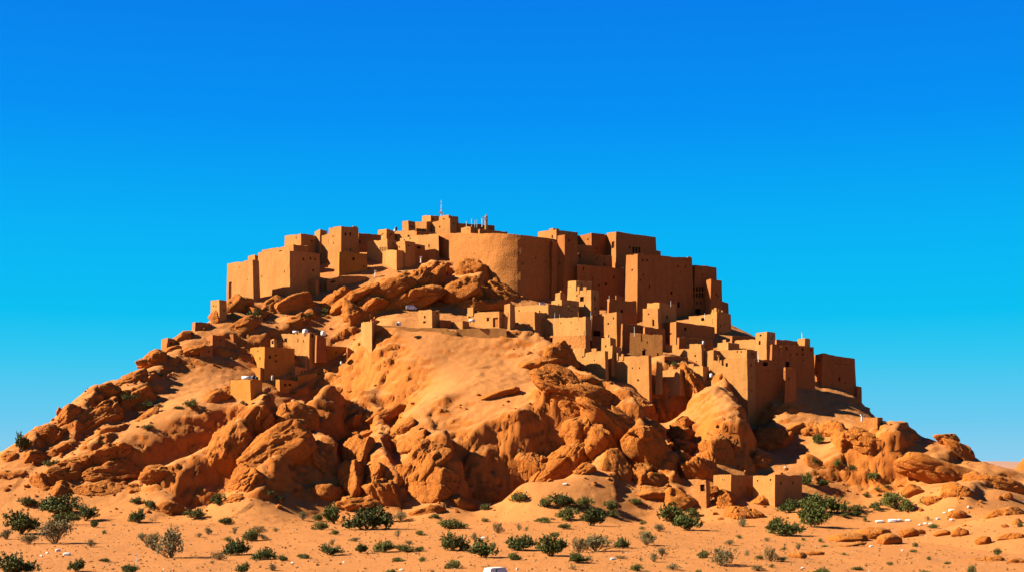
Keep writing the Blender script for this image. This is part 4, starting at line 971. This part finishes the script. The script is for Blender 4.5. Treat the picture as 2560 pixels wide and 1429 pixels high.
# ---------- loose stones: nobody could count them ----------
def stones(name,label,pts_,sizes,mat,seed,cat='stones'):
    v0,f0=ico(1); rs=np.random.RandomState(seed); V=[];Fc=[]
    f0=np.array(f0)
    for k,((x,y,z),s) in enumerate(zip(pts_,sizes)):
        q=v0*(1+rs.uniform(-.38,.38,(len(v0),1)))*np.array([1,rs.uniform(.7,1),rs.uniform(.5,.85)])*s
        t=rs.uniform(0,6.28);c,s_=math.cos(t),math.sin(t)
        q=np.stack([q[:,0]*c-q[:,1]*s_,q[:,0]*s_+q[:,1]*c,q[:,2]],-1)
        V.append(q+np.array([x,y,z+s*.2])); Fc.append(f0+k*len(v0))
    o=mesh_obj(name,np.concatenate(V),np.concatenate(Fc).tolist(),mat); tag(o,label,cat,kind='stuff'); return o
rs=np.random.RandomState(5)
P=[];S=[]
for r in RK:
    if not r['bump']: continue
    c=r['ctr']; n=int(3+ (r['a']+r['b'])/9)
    for k in range(n):
        x=c.x+rs.normal()*(r['A']+2)*.9; y=c.y-abs(rs.normal())*(r['D']+2)*.8-.5
        P.append((x,y,float(H(x,y)))); S.append(.18+.55*rs.rand()**3*1.6)
for (pl,h,*_) in SCARP:
    for (a,b) in zip(pl[:-1],pl[1:]):
        for k in range(6):
            t=rs.rand(); Y=hit(a[0]+(b[0]-a[0])*t,a[1]+(b[1]-a[1])*t)-3-abs(rs.normal())*3; x=(a[0]+(b[0]-a[0])*t-1280)*Y/F+rs.normal()*1.5
            P.append((x,Y,float(H(x,Y)))); S.append(.18+.8*rs.rand()**3)
stones('slope_rubble','broken orange rubble strewn among the outcrops on the hillside',P,S,M['rock'],1)
P=[];S=[]
for k in range(5200):
    Y=200+195*rs.rand()**1.1; x=(rs.rand()*2-1)*Y*.40
    P.append((x,Y,float(H(x,Y)))); S.append(.06+.22*rs.rand()**3)
stones('plain_pebbles','dark and tan pebbles scattered over the sandy plain',P,S,M['dstone'],2)
P=[];S=[]
for k in range(420):
    Y=205+170*rs.rand()**1.3; x=(rs.rand()*2-1)*Y*.40
    P.append((x,Y,float(H(x,Y)))); S.append(.07+.12*rs.rand()**2)
stones('pale_pebbles','small whitish pebbles scattered over the sandy plain',P,S,M['stone'],3)
# ================= shrubs =================
def bush_proto(kind,seed,nl,leaf,open_=0.0):
    rs=np.random.RandomState(seed)
    lobes=[]
    nlob=rs.randint(9,14)
    for i in range(nlob):
        a=rs.uniform(0,6.28); r=rs.uniform(.05,.72)
        lobes.append((r*math.cos(a),r*math.sin(a),rs.uniform(.10,.55)*(1-.5*r*r),rs.uniform(.28,.42)))
    V=[];Fc=[]
    # leaves sit on sprays that fan out of the lobes
    nsp=nl//14
    for i in range(nsp):
        lx,ly,lz,lr=lobes[rs.randint(nlob)]
        d=rs.normal(size=3); d[2]=(abs(d[2])*.9+.5) if kind=='dry' else (d[2] if lz>.4 else abs(d[2])*.8); d/=np.linalg.norm(d)
        c=np.array([lx,ly,lz])+d*lr*rs.uniform(.45,1.0+open_*.6)
        c[2]=max(c[2],.03)
        ax=d+rs.normal(size=3)*.35+np.array([0,0,.4]); ax/=np.linalg.norm(ax)
        for k in range(14):
            p=c+ax*rs.uniform(-.09,.10)+rs.normal(size=3)*.025
            u=rs.normal(size=3);u/=np.linalg.norm(u);w=np.cross(u,rs.normal(size=3));w/=np.linalg.norm(w)+1e-9
            s=leaf*rs.uniform(.6,1.25); b=len(V)
            V+= [p-u*s*.5,p+w*s*.28,p+u*s*.5,p-w*s*.28]; Fc.append([b,b+1,b+2,b+3])
    fol=(np.array(V),Fc)
    mb=MB()
    for (lx,ly,lz,lr) in lobes:
        mid=(lx*.45,ly*.45,lz*.45)
        mb.tube((lx*.04,ly*.04,-.04),mid,.022,.015,4,False); mb.tube(mid,(lx,ly,lz+lr*.4),.015,.006,4,False)
        for q in range(5):
            a=rs.uniform(0,6.28); mb.tube(mid,(lx+lr*math.cos(a)*(.7+open_*.4),ly+lr*math.sin(a)*(.7+open_*.4),lz+lr*rs.uniform(.0,1.0)),.009,.003,3,False)
    return fol,mb
PROT={}
for kind,mt,cfg in [('dark','leaf_dark',[(11,4200,.10,.0),(12,4200,.10,.1),(13,3000,.105,.35),(14,4600,.095,.0)]),
                    ('mid','leaf_mid',[(21,3000,.10,.2),(22,2600,.10,.4),(23,3200,.10,.1)]),
                    ('dry','leaf_dry',[(31,2400,.075,.5),(32,2600,.07,.4),(33,2000,.075,.6)])]:
    for i,(sd_,nl,lf,op) in enumerate(cfg):
        fol,mb=bush_proto(kind,sd_,nl,lf,op)
        me=bpy.data.meshes.new('foliage'); me.from_pydata(fol[0].tolist(),[],fol[1]); me.materials.append(M[mt]); me.update()
        mw=bpy.data.meshes.new('branches'); mw.from_pydata(mb.v,[],mb.f); mw.materials.append(M['twig']); mw.update()
        # one joined mesh for the bushes that are only a few pixels across
        ms=bpy.data.meshes.new('small_bush'); sub=fol[1][::2]; nv=len(fol[0])
        ms.from_pydata(fol[0].tolist()+mb.v,[],sub+[[k+nv for k in f] for f in mb.f]); ms.materials.append(M[mt]); ms.materials.append(M['twig'])
        for k,p in enumerate(ms.polygons):
            if k>=len(sub): p.material_index=1
        ms.update()
        PROT.setdefault(kind,[]).append((me,mw,ms))
D,G,Y_='dark','mid','dry'
BUSH=[(148,1284,93,42,D),(213,1300,50,36,D),(66,1265,42,22,G),(55,1334,80,52,D),(136,1358,88,50,Y_),(72,1358,50,20,Y_),(157,1311,62,30,G),(234,1318,24,18,D),(18,1347,40,20,Y_),(259,1333,14,10,G),(227,1366,27,16,Y_),
(352,1305,40,28,D),(328,1303,18,16,G),(343,1259,28,16,D),(379,1270,34,20,G),(490,1295,48,24,G),(547,1259,32,26,G),(427,1393,92,56,Y_),(385,1375,50,34,Y_),(357,1352,30,18,Y_),(520,1335,24,14,Y_),(497,1342,20,10,Y_),(586,1334,16,16,Y_),(568,1350,20,10,G),(563,1310,44,18,G),
(597,1386,62,38,D),(629,1350,36,28,G),(550,1399,38,18,Y_),(40,1438,88,48,D),(193,1430,44,28,D),(263,1403,24,10,G),(322,1434,50,20,D),(530,1408,16,8,Y_),
(318,1005,44,18,G),(479,1020,36,20,G),(372,1020,30,14,D),(400,1016,16,8,D),(135,1166,46,16,G),(118,1160,20,10,G),(257,1115,18,8,G),(279,1120,20,9,G),(372,1073,30,12,G),(48,1128,34,38,D),(402,942,14,8,G),(443,1022,24,8,G),(388,930,16,6,G),
(582,800,14,18,G),(640,797,34,20,D),(622,802,18,10,G),(813,782,22,12,G),(772,792,22,10,G),(808,791,10,7,G),(829,783,8,6,G),(1013,683,14,7,G),(997,681,10,4,G),(894,697,14,6,G),(899,866,12,10,G),(607,1013,16,8,G),(634,1012,14,8,G),(735,986,12,5,G),
(837,1308,56,44,D),(915,1321,98,54,D),(758,1300,24,18,Y_),(796,1301,24,17,G),(802,1323,44,18,G),(972,1305,26,24,G),(1002,1303,44,20,Y_),(1124,1320,70,22,G),(1087,1294,24,10,G),(1211,1303,20,10,G),(1209,1274,30,16,G),(996,1341,20,16,Y_),(1050,1336,24,11,G),(837,1335,24,11,G),(652,1330,34,14,Y_),(689,1329,18,10,Y_),(628,1352,34,24,G),(656,1347,26,10,Y_),(672,1240,24,12,G),(697,1251,24,10,G),
(657,1397,52,26,D),(707,1401,24,14,D),(763,1395,32,12,G),(820,1386,58,24,D),(899,1381,32,22,D),(962,1379,60,26,G),(1010,1377,60,16,G),(1050,1376,26,12,G),(832,1361,20,12,Y_),(968,1358,22,8,Y_),(890,1352,36,8,Y_),(994,1402,34,10,G),(1058,1402,18,12,G),(1136,1420,40,20,G),(1024,1361,24,10,Y_),(1135,1376,60,42,D),(1212,1392,74,40,D),(1186,1348,22,14,Y_),(612,1430,34,24,D),(980,1431,24,12,G),(680,1425,30,14,Y_),
(1292,1254,46,24,G),(1359,1267,32,24,G),(1405,1264,60,28,D),(1460,1268,46,26,G),(1527,1275,38,24,G),(1531,1289,34,14,G),(1588,1260,34,14,G),(1422,1299,46,30,G),(1476,1313,60,42,D),(1363,1304,44,12,G),(1411,1321,32,14,G),(1668,1303,62,40,D),(1718,1323,78,38,D),(1729,1290,28,20,G),(1858,1316,34,18,Y_),(1646,1328,30,16,Y_),(1607,1310,18,10,G),(1605,1322,14,8,G),(1247,1332,28,22,Y_),(1296,1325,16,14,Y_),(1316,1326,16,10,Y_),(1383,1341,28,12,G),
(1307,1374,68,36,D),(1376,1388,70,46,D),(1283,1399,32,18,G),(1489,1378,100,34,Y_),(1450,1380,40,30,Y_),(1490,1366,34,22,G),(1559,1369,36,26,D),(1615,1361,56,28,Y_),(1446,1406,48,24,D),(1656,1391,28,20,Y_),(1635,1403,26,18,Y_),(1801,1413,78,36,Y_),(1761,1393,28,18,G),(1592,1426,34,17,G),(1682,1424,40,14,Y_),(1824,1362,28,12,Y_),(1848,1345,14,10,G),(1900,1397,20,12,G),(1556,1396,30,8,Y_),(1431,1422,20,10,Y_),(1602,1402,12,10,Y_),(1896,1426,36,12,Y_),(1868,1388,20,12,Y_),(1744,1430,18,10,G),
(1973,1281,48,30,D),(2018,1270,30,26,D),(2060,1278,92,40,D),(2034,1318,84,50,D),(1965,1340,94,32,D),(1940,1320,36,26,D),(2140,1277,46,16,G),(2232,1268,64,34,G),(2271,1277,44,28,G),(2192,1272,30,18,G),(2221,1242,24,12,G),(2312,1258,26,16,G),(2193,1226,18,10,G),(2164,1241,20,9,G),(2217,1222,16,9,G),(2016,1211,26,28,D),(2055,1215,28,14,D),(2132,1178,30,14,G),(2190,1197,50,18,G),(2037,1162,24,16,G),(2092,1170,22,18,G),(2047,1111,28,24,D),
(2110,1293,20,12,G),(2139,1289,24,12,D),(2164,1302,14,12,G),(2336,1319,24,10,G),(2319,1301,14,10,Y_),(2495,1387,20,18,D),(1929,1402,36,28,Y_),(1958,1402,40,10,Y_),(1929,1418,14,10,G),(2430,1430,24,26,G),(2058,1434,40,16,G),(2312,1434,36,14,G),(2145,1424,26,10,G),(2225,1411,16,10,G),(2321,1398,14,10,G),(1997,1373,20,14,Y_),(1960,1374,14,9,G),(2051,1354,14,10,G),(2008,1350,12,8,G),(2288,1366,16,12,G),(2282,1379,18,8,G),(2062,1366,20,6,G),(2110,1386,14,7,G),(2368,1409,18,8,G),(2552,1316,14,12,D),(1916,1352,20,9,Y_),(1685,915,12,12,G)]
ORD='first second third fourth fifth sixth seventh eighth ninth tenth eleventh twelfth thirteenth fourteenth fifteenth sixteenth seventeenth eighteenth nineteenth twentieth'.split()
def ordinal(n):
    if n<20: return ORD[n]
    t={2:'twenty',3:'thirty',4:'forty'}[(n+1)//10]; u=(n+1)%10
    return (t[:-1]+'ieth') if u==0 else t+'-'+ORD[u-1]
def strip(px,py):
    if py<1230 and px<1250: return 'on the left hillside'
    if py<1230: return 'on the right hillside'
    if py<1308: return 'along the foot of the hill'
    if py<1352: return 'across the far half of the plain'
    if py<1392: return 'across the middle of the plain'
    return 'along the near edge of the plain'
CN={'dark':'dark green','mid':'olive green','dry':'dry grey brown'}
cnt={}
def size_of(w): return 'large' if w>=48 else ('middling' if w>=26 else 'small')
keys={}
for b in sorted(BUSH,key=lambda q:q[0]):
    k=(size_of(b[2]),b[4],strip(b[0],b[1])); keys.setdefault(k,[]).append(b)
first=True
for k,lst in keys.items():
    for i,(px,py,w_,h_,kd) in enumerate(lst):
        Y=hit(px,py) if py<1429 else 17*F/(py-HZ)
        x=(px-1280)*Y/F; z=float(H(x,Y)); m=m_px(Y)
        if len(lst)==1: lab='%s %s bush %s'%(k[0],CN[kd],k[2])
        elif i==0: lab='leftmost %s %s bush %s'%(k[0],CN[kd],k[2])
        elif i==len(lst)-1: lab='rightmost %s %s bush %s'%(k[0],CN[kd],k[2])
        else: lab='%s %s %s bush from the left %s'%(ordinal(i),k[0],CN[kd],k[2])
        rr=random.Random(px*7+py); me,mw,ms=PROT[kd][rr.randrange(len(PROT[kd]))]
        sx=w_*m*.68; sz=h_*m*1.4; grp='%s bushes on the hill and plain'%CN[kd]
        nm='dry_bush' if kd=='dry' else 'desert_bush'
        if w_>=22:
            r=empty(nm,(x,Y,z-.1),lab,'bush',grp); r.rotation_euler=(0,0,rr.uniform(0,6.28)); r.scale=(sx,sx,sz)
            for nme,dta in (('foliage',me),('branches',mw)):
                o=bpy.data.objects.new(nme,dta); col.objects.link(o); o.parent=r
        else:
            o=bpy.data.objects.new(nm,ms); col.objects.link(o); o.location=(x,Y,z-.1); o.rotation_euler=(0,0,rr.uniform(0,6.28)); o.scale=(sx,sx,sz); tag(o,lab,'bush',grp)
# tiny tufts too many to count
def tufts():
    rs=np.random.RandomState(8); V=[];Fc=[]
    for k in range(900):
        Y=205+190*rs.rand(); x=(rs.rand()*2-1)*Y*.39; z=float(H(x,Y)); s=.12+.32*rs.rand()**2
        for q in range(12):
            a=rs.uniform(0,6.28); e=rs.uniform(.4,1.4); d=np.array([math.cos(a)*math.cos(e),math.sin(a)*math.cos(e),math.sin(e)])*s*rs.uniform(.6,1.3)
            w=np.array([-math.sin(a),math.cos(a),0])*s*.16; p=np.array([x,Y,z-.02]); b=len(V)
            V+=[p-w*.4,p+w*.4,p+d+w*.5,p+d-w*.5]; Fc.append([b,b+1,b+2,b+3])
    o=mesh_obj('grass_tufts',V,Fc,M['leaf_dry']); tag(o,'tiny dry grass tufts dotted over the sandy plain','grass',kind='stuff')
tufts()
# ================= rooftop and street things =================
def pole(px,y0,y1,Y,label,r=.11,mat='white',cat='pole',name='rooftop_pole'):
    a=at(px,y1,Y);b=at(px,y0,Y); root=None
    mb=MB(); mb.tube(a-Vector((0,0,1)),b,r,r*.7,6); mb.box(b,(r*3,r*3,r*1.5)); o=mb.build(name,M[mat],None,origin=a); tag(o,label,cat,'poles and pipes'); return o
def mast():
    Y=587; a=at(1103,541,Y); root=empty('radio_mast',a,'tall white radio mast with dishes standing on the summit rooftops','mast')
    H_=at(1103,501,Y).z-a.z
    mb=MB(); mb.tube(a-Vector((0,0,2)),a+Vector((0,0,H_*.45)),.22,.16,6); mb.tube(a+Vector((0,0,H_*.45)),a+Vector((0,0,H_)),.12,.06,6); mb.build('pole',M['white'],root)
    for z,w in ((.18,1.6),(.30,1.0),(.47,1.0),(.8,.5)):
        mb=MB(); mb.box(a+Vector((0,0,H_*z)),(w,.14,.16)); mb.box(a+Vector((w*.45,0,H_*z)),(.14,.14,.5)); mb.box(a+Vector((-w*.45,0,H_*z)),(.14,.14,.5)); mb.build('antenna_arm',M['white'],root)
    for dx,z in ((.45,.16),(-.5,.24)):
        mb=MB(); c=a+Vector((dx,-.3,H_*z)); mb.tube(c,c+Vector((0,.25,0)),.5,.12,12); mb.build('dish',M['white'],root)
    for s in (-1,1):
        mb=MB(); mb.tube(a+Vector((0,0,H_*.4)),a+Vector((s*1.3,.4,-1)),.04,.04,4); mb.build('stay_wire',M['metal'],root)
mast()
def minaret():
    Y=582; a=at(1215.5,562,Y); m=m_px(Y); root=empty('minaret',a,'small pale minaret with a pointed cap on the right of the summit','tower')
    h=at(0,537,Y).z-a.z
    mb=MB(); mb.lathe(a,[(.68,-2),(.62,h*.42),(.82,h*.45),(.82,h*.5),(.6,h*.52)],10); mb.build('shaft',M['mud3'],root)
    for k in range(6):
        t=k*math.pi/3; c=a+Vector((math.cos(t)*.5,math.sin(t)*.5,0)); mb=MB(); mb.tube(c+Vector((0,0,h*.51)),c+Vector((0,0,h*.72)),.14,.14,6); mb.build('lantern_column',M['mud3'],root)
    mb=MB(); mb.lathe(a,[(.72,h*.71),(.76,h*.75),(.52,h*.84),(.16,h*.97),(.04,h*1.04)],12); mb.build('cap',M['mud3'],root)
minaret()
for px,y0,y1,r,l in [(1205,544,562,.2,'thick white pole just left of the minaret'),(1192,549,563,.12,'right one of two thin white poles left of the thick pole'),(1187,551,563,.12,'left one of two thin white poles left of the thick pole'),(1179,546,562,.10,'tallest thin white pole between the mast and the minaret'),(1166,553,561,.14,'short white stub pole nearest the mast')]:
    pole(px,y0,y1,582,l,r)
pole(2005,831,846,484,'white antenna on the small raised room of the right village',.12)
pole(1586,815,833,485,'thin white pole on the square house with the curved shadow',.08)
pole(1387,781,794,489,'left of two thin pipes on the long pale house',.07)
pole(1399,785,794,489,'right of two thin pipes on the long pale house',.07)
pole(1446,779,794,488,'short pipe at the right end of the long pale house',.14,'mud3')
pole(1477,779,792,488,'thin pipe on the far corner of the long pale house',.07)
pole(1556,835,880,484.5,'long white drainpipe on the left edge of the square house',.12,'mud3')
pole(1523,738,748,517,'short pole on the dark block with parapet corners',.07)
pole(1677,752,759,508,'short pole on the narrow upper house',.07)
pole(1762,783,790,514,'stub pole on the sunlit wall by the crumbling tower',.12)
pole(1952,866,880,474,'pale chimney pipe standing before the wide dark house',.3,'mud3')
pole(1896,884,896,467,'white pipe on the roof of the broad dark house',.12)
pole(1797,888,898,470,'small chimney on the tallest sunlit cliff house',.3,'mud3')
pole(1052,643,651,552,'small white post on the crest above the rock band',.3,'white')
pole(938,677,686,548,'white post at the foot of the projecting block',.3,'white')
pole(2154,1036,1043,417,'left one of two stubby white pipes on the lone ridge hut',.22)
pole(2158,1036,1043,417,'right one of two stubby white pipes on the lone ridge hut',.22)
pole(884,867,880,478,'thin wooden post on the slope right of the hamlet yard',.06,'wood')
pole(341,1386,1411,235,'thin pale stake standing in the left foreground',.09,'white')
def tank(px,py,w_,h_,Y,label,lie=False,mat='white',name='water_tank'):
    m=m_px(Y); a=at(px,py,Y); root=empty(name,a,label,'tank','rooftop water tanks'); r=w_*m/2; h=h_*m
    mb=MB()
    if lie:
        r=h/2; mb.tube(a+Vector((-w_*m/2,0,r)),a+Vector((w_*m/2,0,r)),r,r,14); mb.tube(a+Vector((w_*m/2,0,r)),a+Vector((w_*m/2+r*.35,0,r)),r,r*.5,14); mb.build('tank_body',M[mat],root,True)
        for s in (-1,1):
            q=MB(); q.box(a+Vector((s*w_*m*.3,0,r*.2-.2)),(.3,r*1.7,r*.6+.4)); q.build('cradle',M['mud2'],root)
    else:
        mb.lathe(a,[(r*.95,-.3),(r,h*.1),(r*1.04,h*.35),(r,h*.4),(r*1.04,h*.65),(r,h*.75),(r*.6,h*.92)],14); mb.build('tank_body',M[mat],root,True)
        q=MB(); q.lathe(a,[(r*.42,h*.9),(r*.42,h)],12); q.build('lid',M['metal'],root)
tank(739,832,14,6,488,'long low white tank at the left on the upper pale hamlet house',True)
tank(763,832,13,11,487,'upright white drum on the right of the upper pale hamlet house')
tank(808,836,12,10,492,'upright white drum behind the dark ruined shed')
tank(617,948,24,9,464,'long white van by the roof of the plain ochre block, built as a tank',True)  # lying tank stands in for a white van parked behind the block
tank(634,948,9,11,465,'left black barrel beside the tank-shaped white van',mat='black')
tank(642,948,7,8,466,'right black barrel beside the tank-shaped white van',mat='black')
tank(990,575,7,8,579,'black tank on the roofs left of the summit cluster',mat='black')
tank(987,578,5,5,577,'small white tank under the black summit tank')
tank(681,948,6,11,462,'pale upright drum on the low hamlet house',mat='stone')
tank(998,812,10,9,479,'round white tank behind the wall left of the terrace')
tank(994,811,5,6,478,'small black tank beside the round white tank',mat='black')
tank(853,908,5,6,470,'small white barrel on the sand in front of the hamlet yard wall')
tank(1758,857,5,6,489,'white roof tank at the right end of the low sunlit village house')
tank(1778,940,8,8,463,'white tank at the cliff edge beside the tallest sunlit cliff house')
tank(1180,803,15,6,478,'white air conditioner on the terrace house wall, built as a tank',True)  # tank shape stands in for the air conditioner
tank(1212,1446,8,24,203,'slim white water drum beside the van at the bottom of the frame')
def van(px,py,Y,length,rz,label,hgt=1.7,win=True):
    a=at(px,py,Y); z=a.z; root=empty('white_van',a,label,'van','white vehicles'); c,s=math.cos(rz),math.sin(rz); L=length; W=L*.40
    prof=[(-.5,.18),(-.5,.82),(-.46,.97),(-.36,1.0),(.18,1.0),(.26,.95),(.36,.60),(.48,.50),(.5,.40),(.5,.18)]
    def wp(x,y,zz): return (a.x+x*c-y*s,a.y+x*s+y*c,z+zz)
    V=[];Fc=[];n=len(prof)
    for side in (-1,1):
        for (u,v) in prof:
            t=.86 if v>.6 else 1; V.append(wp(u*L,side*W/2*t,v*hgt))
    for i in range(n): j=(i+1)%n; Fc.append([i,j,n+j,n+i])
    Fc+=[list(range(n))[::-1],list(range(n,2*n))]
    mesh_obj('body',V,Fc,M['white'],root)
    # windscreen and side windows, a touch proud of the panels
    V=[wp(.272*L,-W*.38,hgt*.93),wp(.272*L,W*.38,hgt*.93),wp(.365*L,W*.42,hgt*.62),wp(.365*L,-W*.42,hgt*.62)]
    mesh_obj('windscreen',[Vector(q)+Vector((c*.02,s*.02,.01)) for q in V],[[0,1,2,3]],M['glass'],root)
    for side in (-1,1):
        for u0,u1 in ((.02,.24),(-.24,-.02)):
            V=[wp(u0*L,side*(W/2*.92+.02),hgt*.64),wp(u1*L,side*(W/2*.92+.02),hgt*.64),wp(u1*L*.97,side*(W/2*.86+.03),hgt*.90),wp(u0*L,side*(W/2*.86+.03),hgt*.90)]
            mesh_obj('side_window',V,[[0,1,2,3]],M['glass'],root)
    for u in (-.32,.32):
        for side in (-1,1):
            mb=MB(); p=Vector(wp(u*L,side*W*.44,hgt*.19)); q=Vector(wp(u*L,side*W*.52,hgt*.19)); mb.tube(p,q,hgt*.19,hgt*.19,14); w=mb.build('wheel',M['black'],root)
            mb=MB(); q2=Vector(wp(u*L,side*W*.53,hgt*.19)); mb.tube(q,q2,hgt*.10,hgt*.09,10); mb.build('rim',M['metal'],w)
    return root
Yv=203; xv=(1243-1280)*Yv/F
van(1243,1447,Yv,3.9,.75,'white van parked at the very bottom of the frame',1.75)
Y=hit(1028,775); van(1028,775,Y,3.9,.15,'small white van parked below the upper rock band',1.8)
Y=hit(1358,766); van(1357,764,Y,2.4,.1,'white pickup sized van parked at the foot of the round bastion',1.3)
# pale blocks lying about
def block(px,py,w_,h_,label,rz=0,k=0):
    Y=hit(px,py); m=m_px(Y); x=(px-1280)*Y/F; z=float(H(x,Y)); rr=random.Random(px*3)
    v,f=ico(2); q=v/((np.abs(v)**5).sum(1)**(1/5))[:,None]*np.array([w_*m/2,w_*m*.32,h_*m/2])
    q=q+.06*fbm(q*1.4+px,3,5)[:,None]; t=rr.uniform(-.5,.5);c,s=math.cos(t),math.sin(t)
    q=np.stack([q[:,0]*c-q[:,1]*s,q[:,0]*s+q[:,1]*c,q[:,2]+h_*m*.4],-1)+np.array([x,Y,z])
    o=mesh_obj('white_block',q,f,M['white'],None,False,origin=(x,Y,z)); tag(o,label,'block','white blocks on the right plain')
for px,py,w_,h_,l in [(2199,1305,21,6,'long white slab at the left of the row on the right plain'),(2231,1304,22,9,'biggest white block of the row on the right plain'),(2249,1303,14,8,'white block touching the right side of the biggest one'),(2270,1302,14,5,'flat white slab ending the row on the right plain'),
 (2380,1281,17,9,'tall white block beside the round boulder'),(2396,1280,14,6,'lower white block against the tall one beside the round boulder'),(2301,1312,9,4,'small white chunk left in the loose cluster'),(2313,1309,9,4,'small white chunk in the middle of the loose cluster'),(2326,1309,9,4,'small white chunk right in the loose cluster'),(2345,1298,10,5,'white chunk between the loose cluster and the tall block'),(2378,1300,8,5,'white chunk directly below the tall white block'),(2361,1283,8,4,'white chunk just left of the tall white block'),(2422,1269,8,5,'white chunk furthest right and highest on the slope'),
 (1963,1170,7,6,'white stone in the shaded hollow left of the foothill sand'),(1912,1158,5,5,'white stone at the edge of the hillside shadow'),(2178,1366,10,4,'white stone near the row of tan boulders'),(2257,1376,7,4,'white stone below the row of tan boulders'),(2007,1420,9,4,'white stone at the bottom edge right of centre'),(1532,1398,14,5,'pale flat stone in the middle foreground'),(1430,1391,8,4,'pale stone beside the dark green foreground bush'),
 (145,1377,12,7,'split white stone just left of the largest one in the left foreground'),(168,1387,18,8,'largest white stone in the left foreground'),(103,1390,8,4,'outermost white stone on the left side of the left foreground cluster'),(118,1383,8,5,'white stone behind the largest one in the left foreground'),(1208,1345,12,5,'white stones beside a dry bush in the centre plain'),(1413,1211,12,4,'white car sized slab at the foot of the tilted loaf rock'),(732,1407,8,4,'white stone in the lower left plain'),(1004,1425,10,5,'white stone at the bottom edge left of centre'),(860,1405,6,4,'white stone between two foreground bushes'),(1293,1424,6,6,'white stone right of the bottom van')]:
    block(px,py,w_,h_,l)
# ================= far distance =================
def far_hill(name,label,px,Y,rx,ry,h,mat,seed):
    n=60; V=[];x0=(px-1280)*Y/F
    g=np.array([(x0+rx*(i/(n-1)*2-1),Y+ry*(j/(n-1)*2-1),0.) for i in range(n) for j in range(n)])
    r=np.sqrt(((g[:,0]-x0)/rx)**2+((g[:,1]-Y)/ry)**2)
    q=np.c_[g[:,:2]/(rx*.35),np.zeros(len(g))]
    g[:,2]=h*np.clip(1-r,0,1)**1.1*(1+.35*fbm(q,4,seed,.5,True))-1.0
    Fc=[[i*n+j,(i+1)*n+j,(i+1)*n+j+1,i*n+j+1] for i in range(n-1) for j in range(n-1)]
    o=mesh_obj(name,g,Fc,M[mat],None,True); tag(o,label,'hill',kind='structure')
far_hill('rocky_hill','orange rocky hill cut by the right frame edge',2660,560,30,34,33,'rock',3)
far_hill('distant_dunes','low pinkish dunes on the right horizon',2500,3400,900,500,14,'haze',4)
# ---------- camera, sun, sky ----------
cam=bpy.data.cameras.new('camera'); co=bpy.data.objects.new('camera',cam); col.objects.link(co)
co.location=(0,0,CAMZ); co.rotation_euler=(R(90),0,0)
cam.sensor_width=36; cam.lens=F/2560*36; cam.shift_y=(HZ-714.5)/2560; cam.clip_end=30000; cam.clip_start=1
scene.camera=co
SUN_EL=33.5; SUN_AZ=-92.0   # azimuth from +Y towards +X: the sun stands on the left, a touch on the viewer's side
sd=Vector((math.sin(R(SUN_AZ))*math.cos(R(SUN_EL)),math.cos(R(SUN_AZ))*math.cos(R(SUN_EL)),math.sin(R(SUN_EL))))
sl=bpy.data.lights.new('sun','SUN'); sl.energy=18; sl.angle=R(.5); sl.color=(1,.93,.74)
so=bpy.data.objects.new('sun',sl); col.objects.link(so); so.rotation_euler=(-sd).to_track_quat('-Z','Y').to_euler(); so.location=sd*300
w=bpy.data.worlds.new('World'); scene.world=w; w.use_nodes=True; nt=w.node_tree; nt.nodes.clear()
out=N(nt,'ShaderNodeOutputWorld'); bg=N(nt,'ShaderNodeBackground'); nt.links.new(bg.outputs[0],out.inputs[0])
sky=N(nt,'ShaderNodeTexSky'); sky.sky_type='NISHITA'; sky.sun_disc=False
sky.sun_elevation=R(SUN_EL); sky.sun_rotation=R(SUN_AZ); sky.air_density=1; sky.dust_density=.3; sky.ozone_density=3
tc=N(nt,'ShaderNodeTexCoord'); sx=N(nt,'ShaderNodeSeparateXYZ'); nt.links.new(tc.outputs['Generated'],sx.inputs[0])
cr=ramp(nt,sx.outputs[2],[(0.0,(.27,.62,.86)),(.028,(.14,.59,.87)),(.071,(.03,.57,.88)),(.10,(.0,.53,.89)),(.154,(0,.45,.92)),(.235,(0,.285,.91)),(.31,(.001,.215,.83)),(.42,(.002,.09,.5)),(.6,(0,.045,.28)),(1,(0,.02,.15))])
cr.color_ramp.interpolation='LINEAR'
sc_=N(nt,'ShaderNodeVectorMath',operation='SCALE'); nt.links.new(sky.outputs[0],sc_.inputs[0]); sc_.inputs['Scale'].default_value=.08
c=mix(nt,.985,sc_.outputs[0],cr.outputs[0])
nt.links.new(c,bg.inputs[0]); bg.inputs[1].default_value=1.0
scene.view_settings.view_transform='Standard'; scene.view_settings.look='None'; scene.view_settings.exposure=0; scene.view_settings.gamma=1
scene.cycles.max_bounces=5; scene.cycles.diffuse_bounces=3
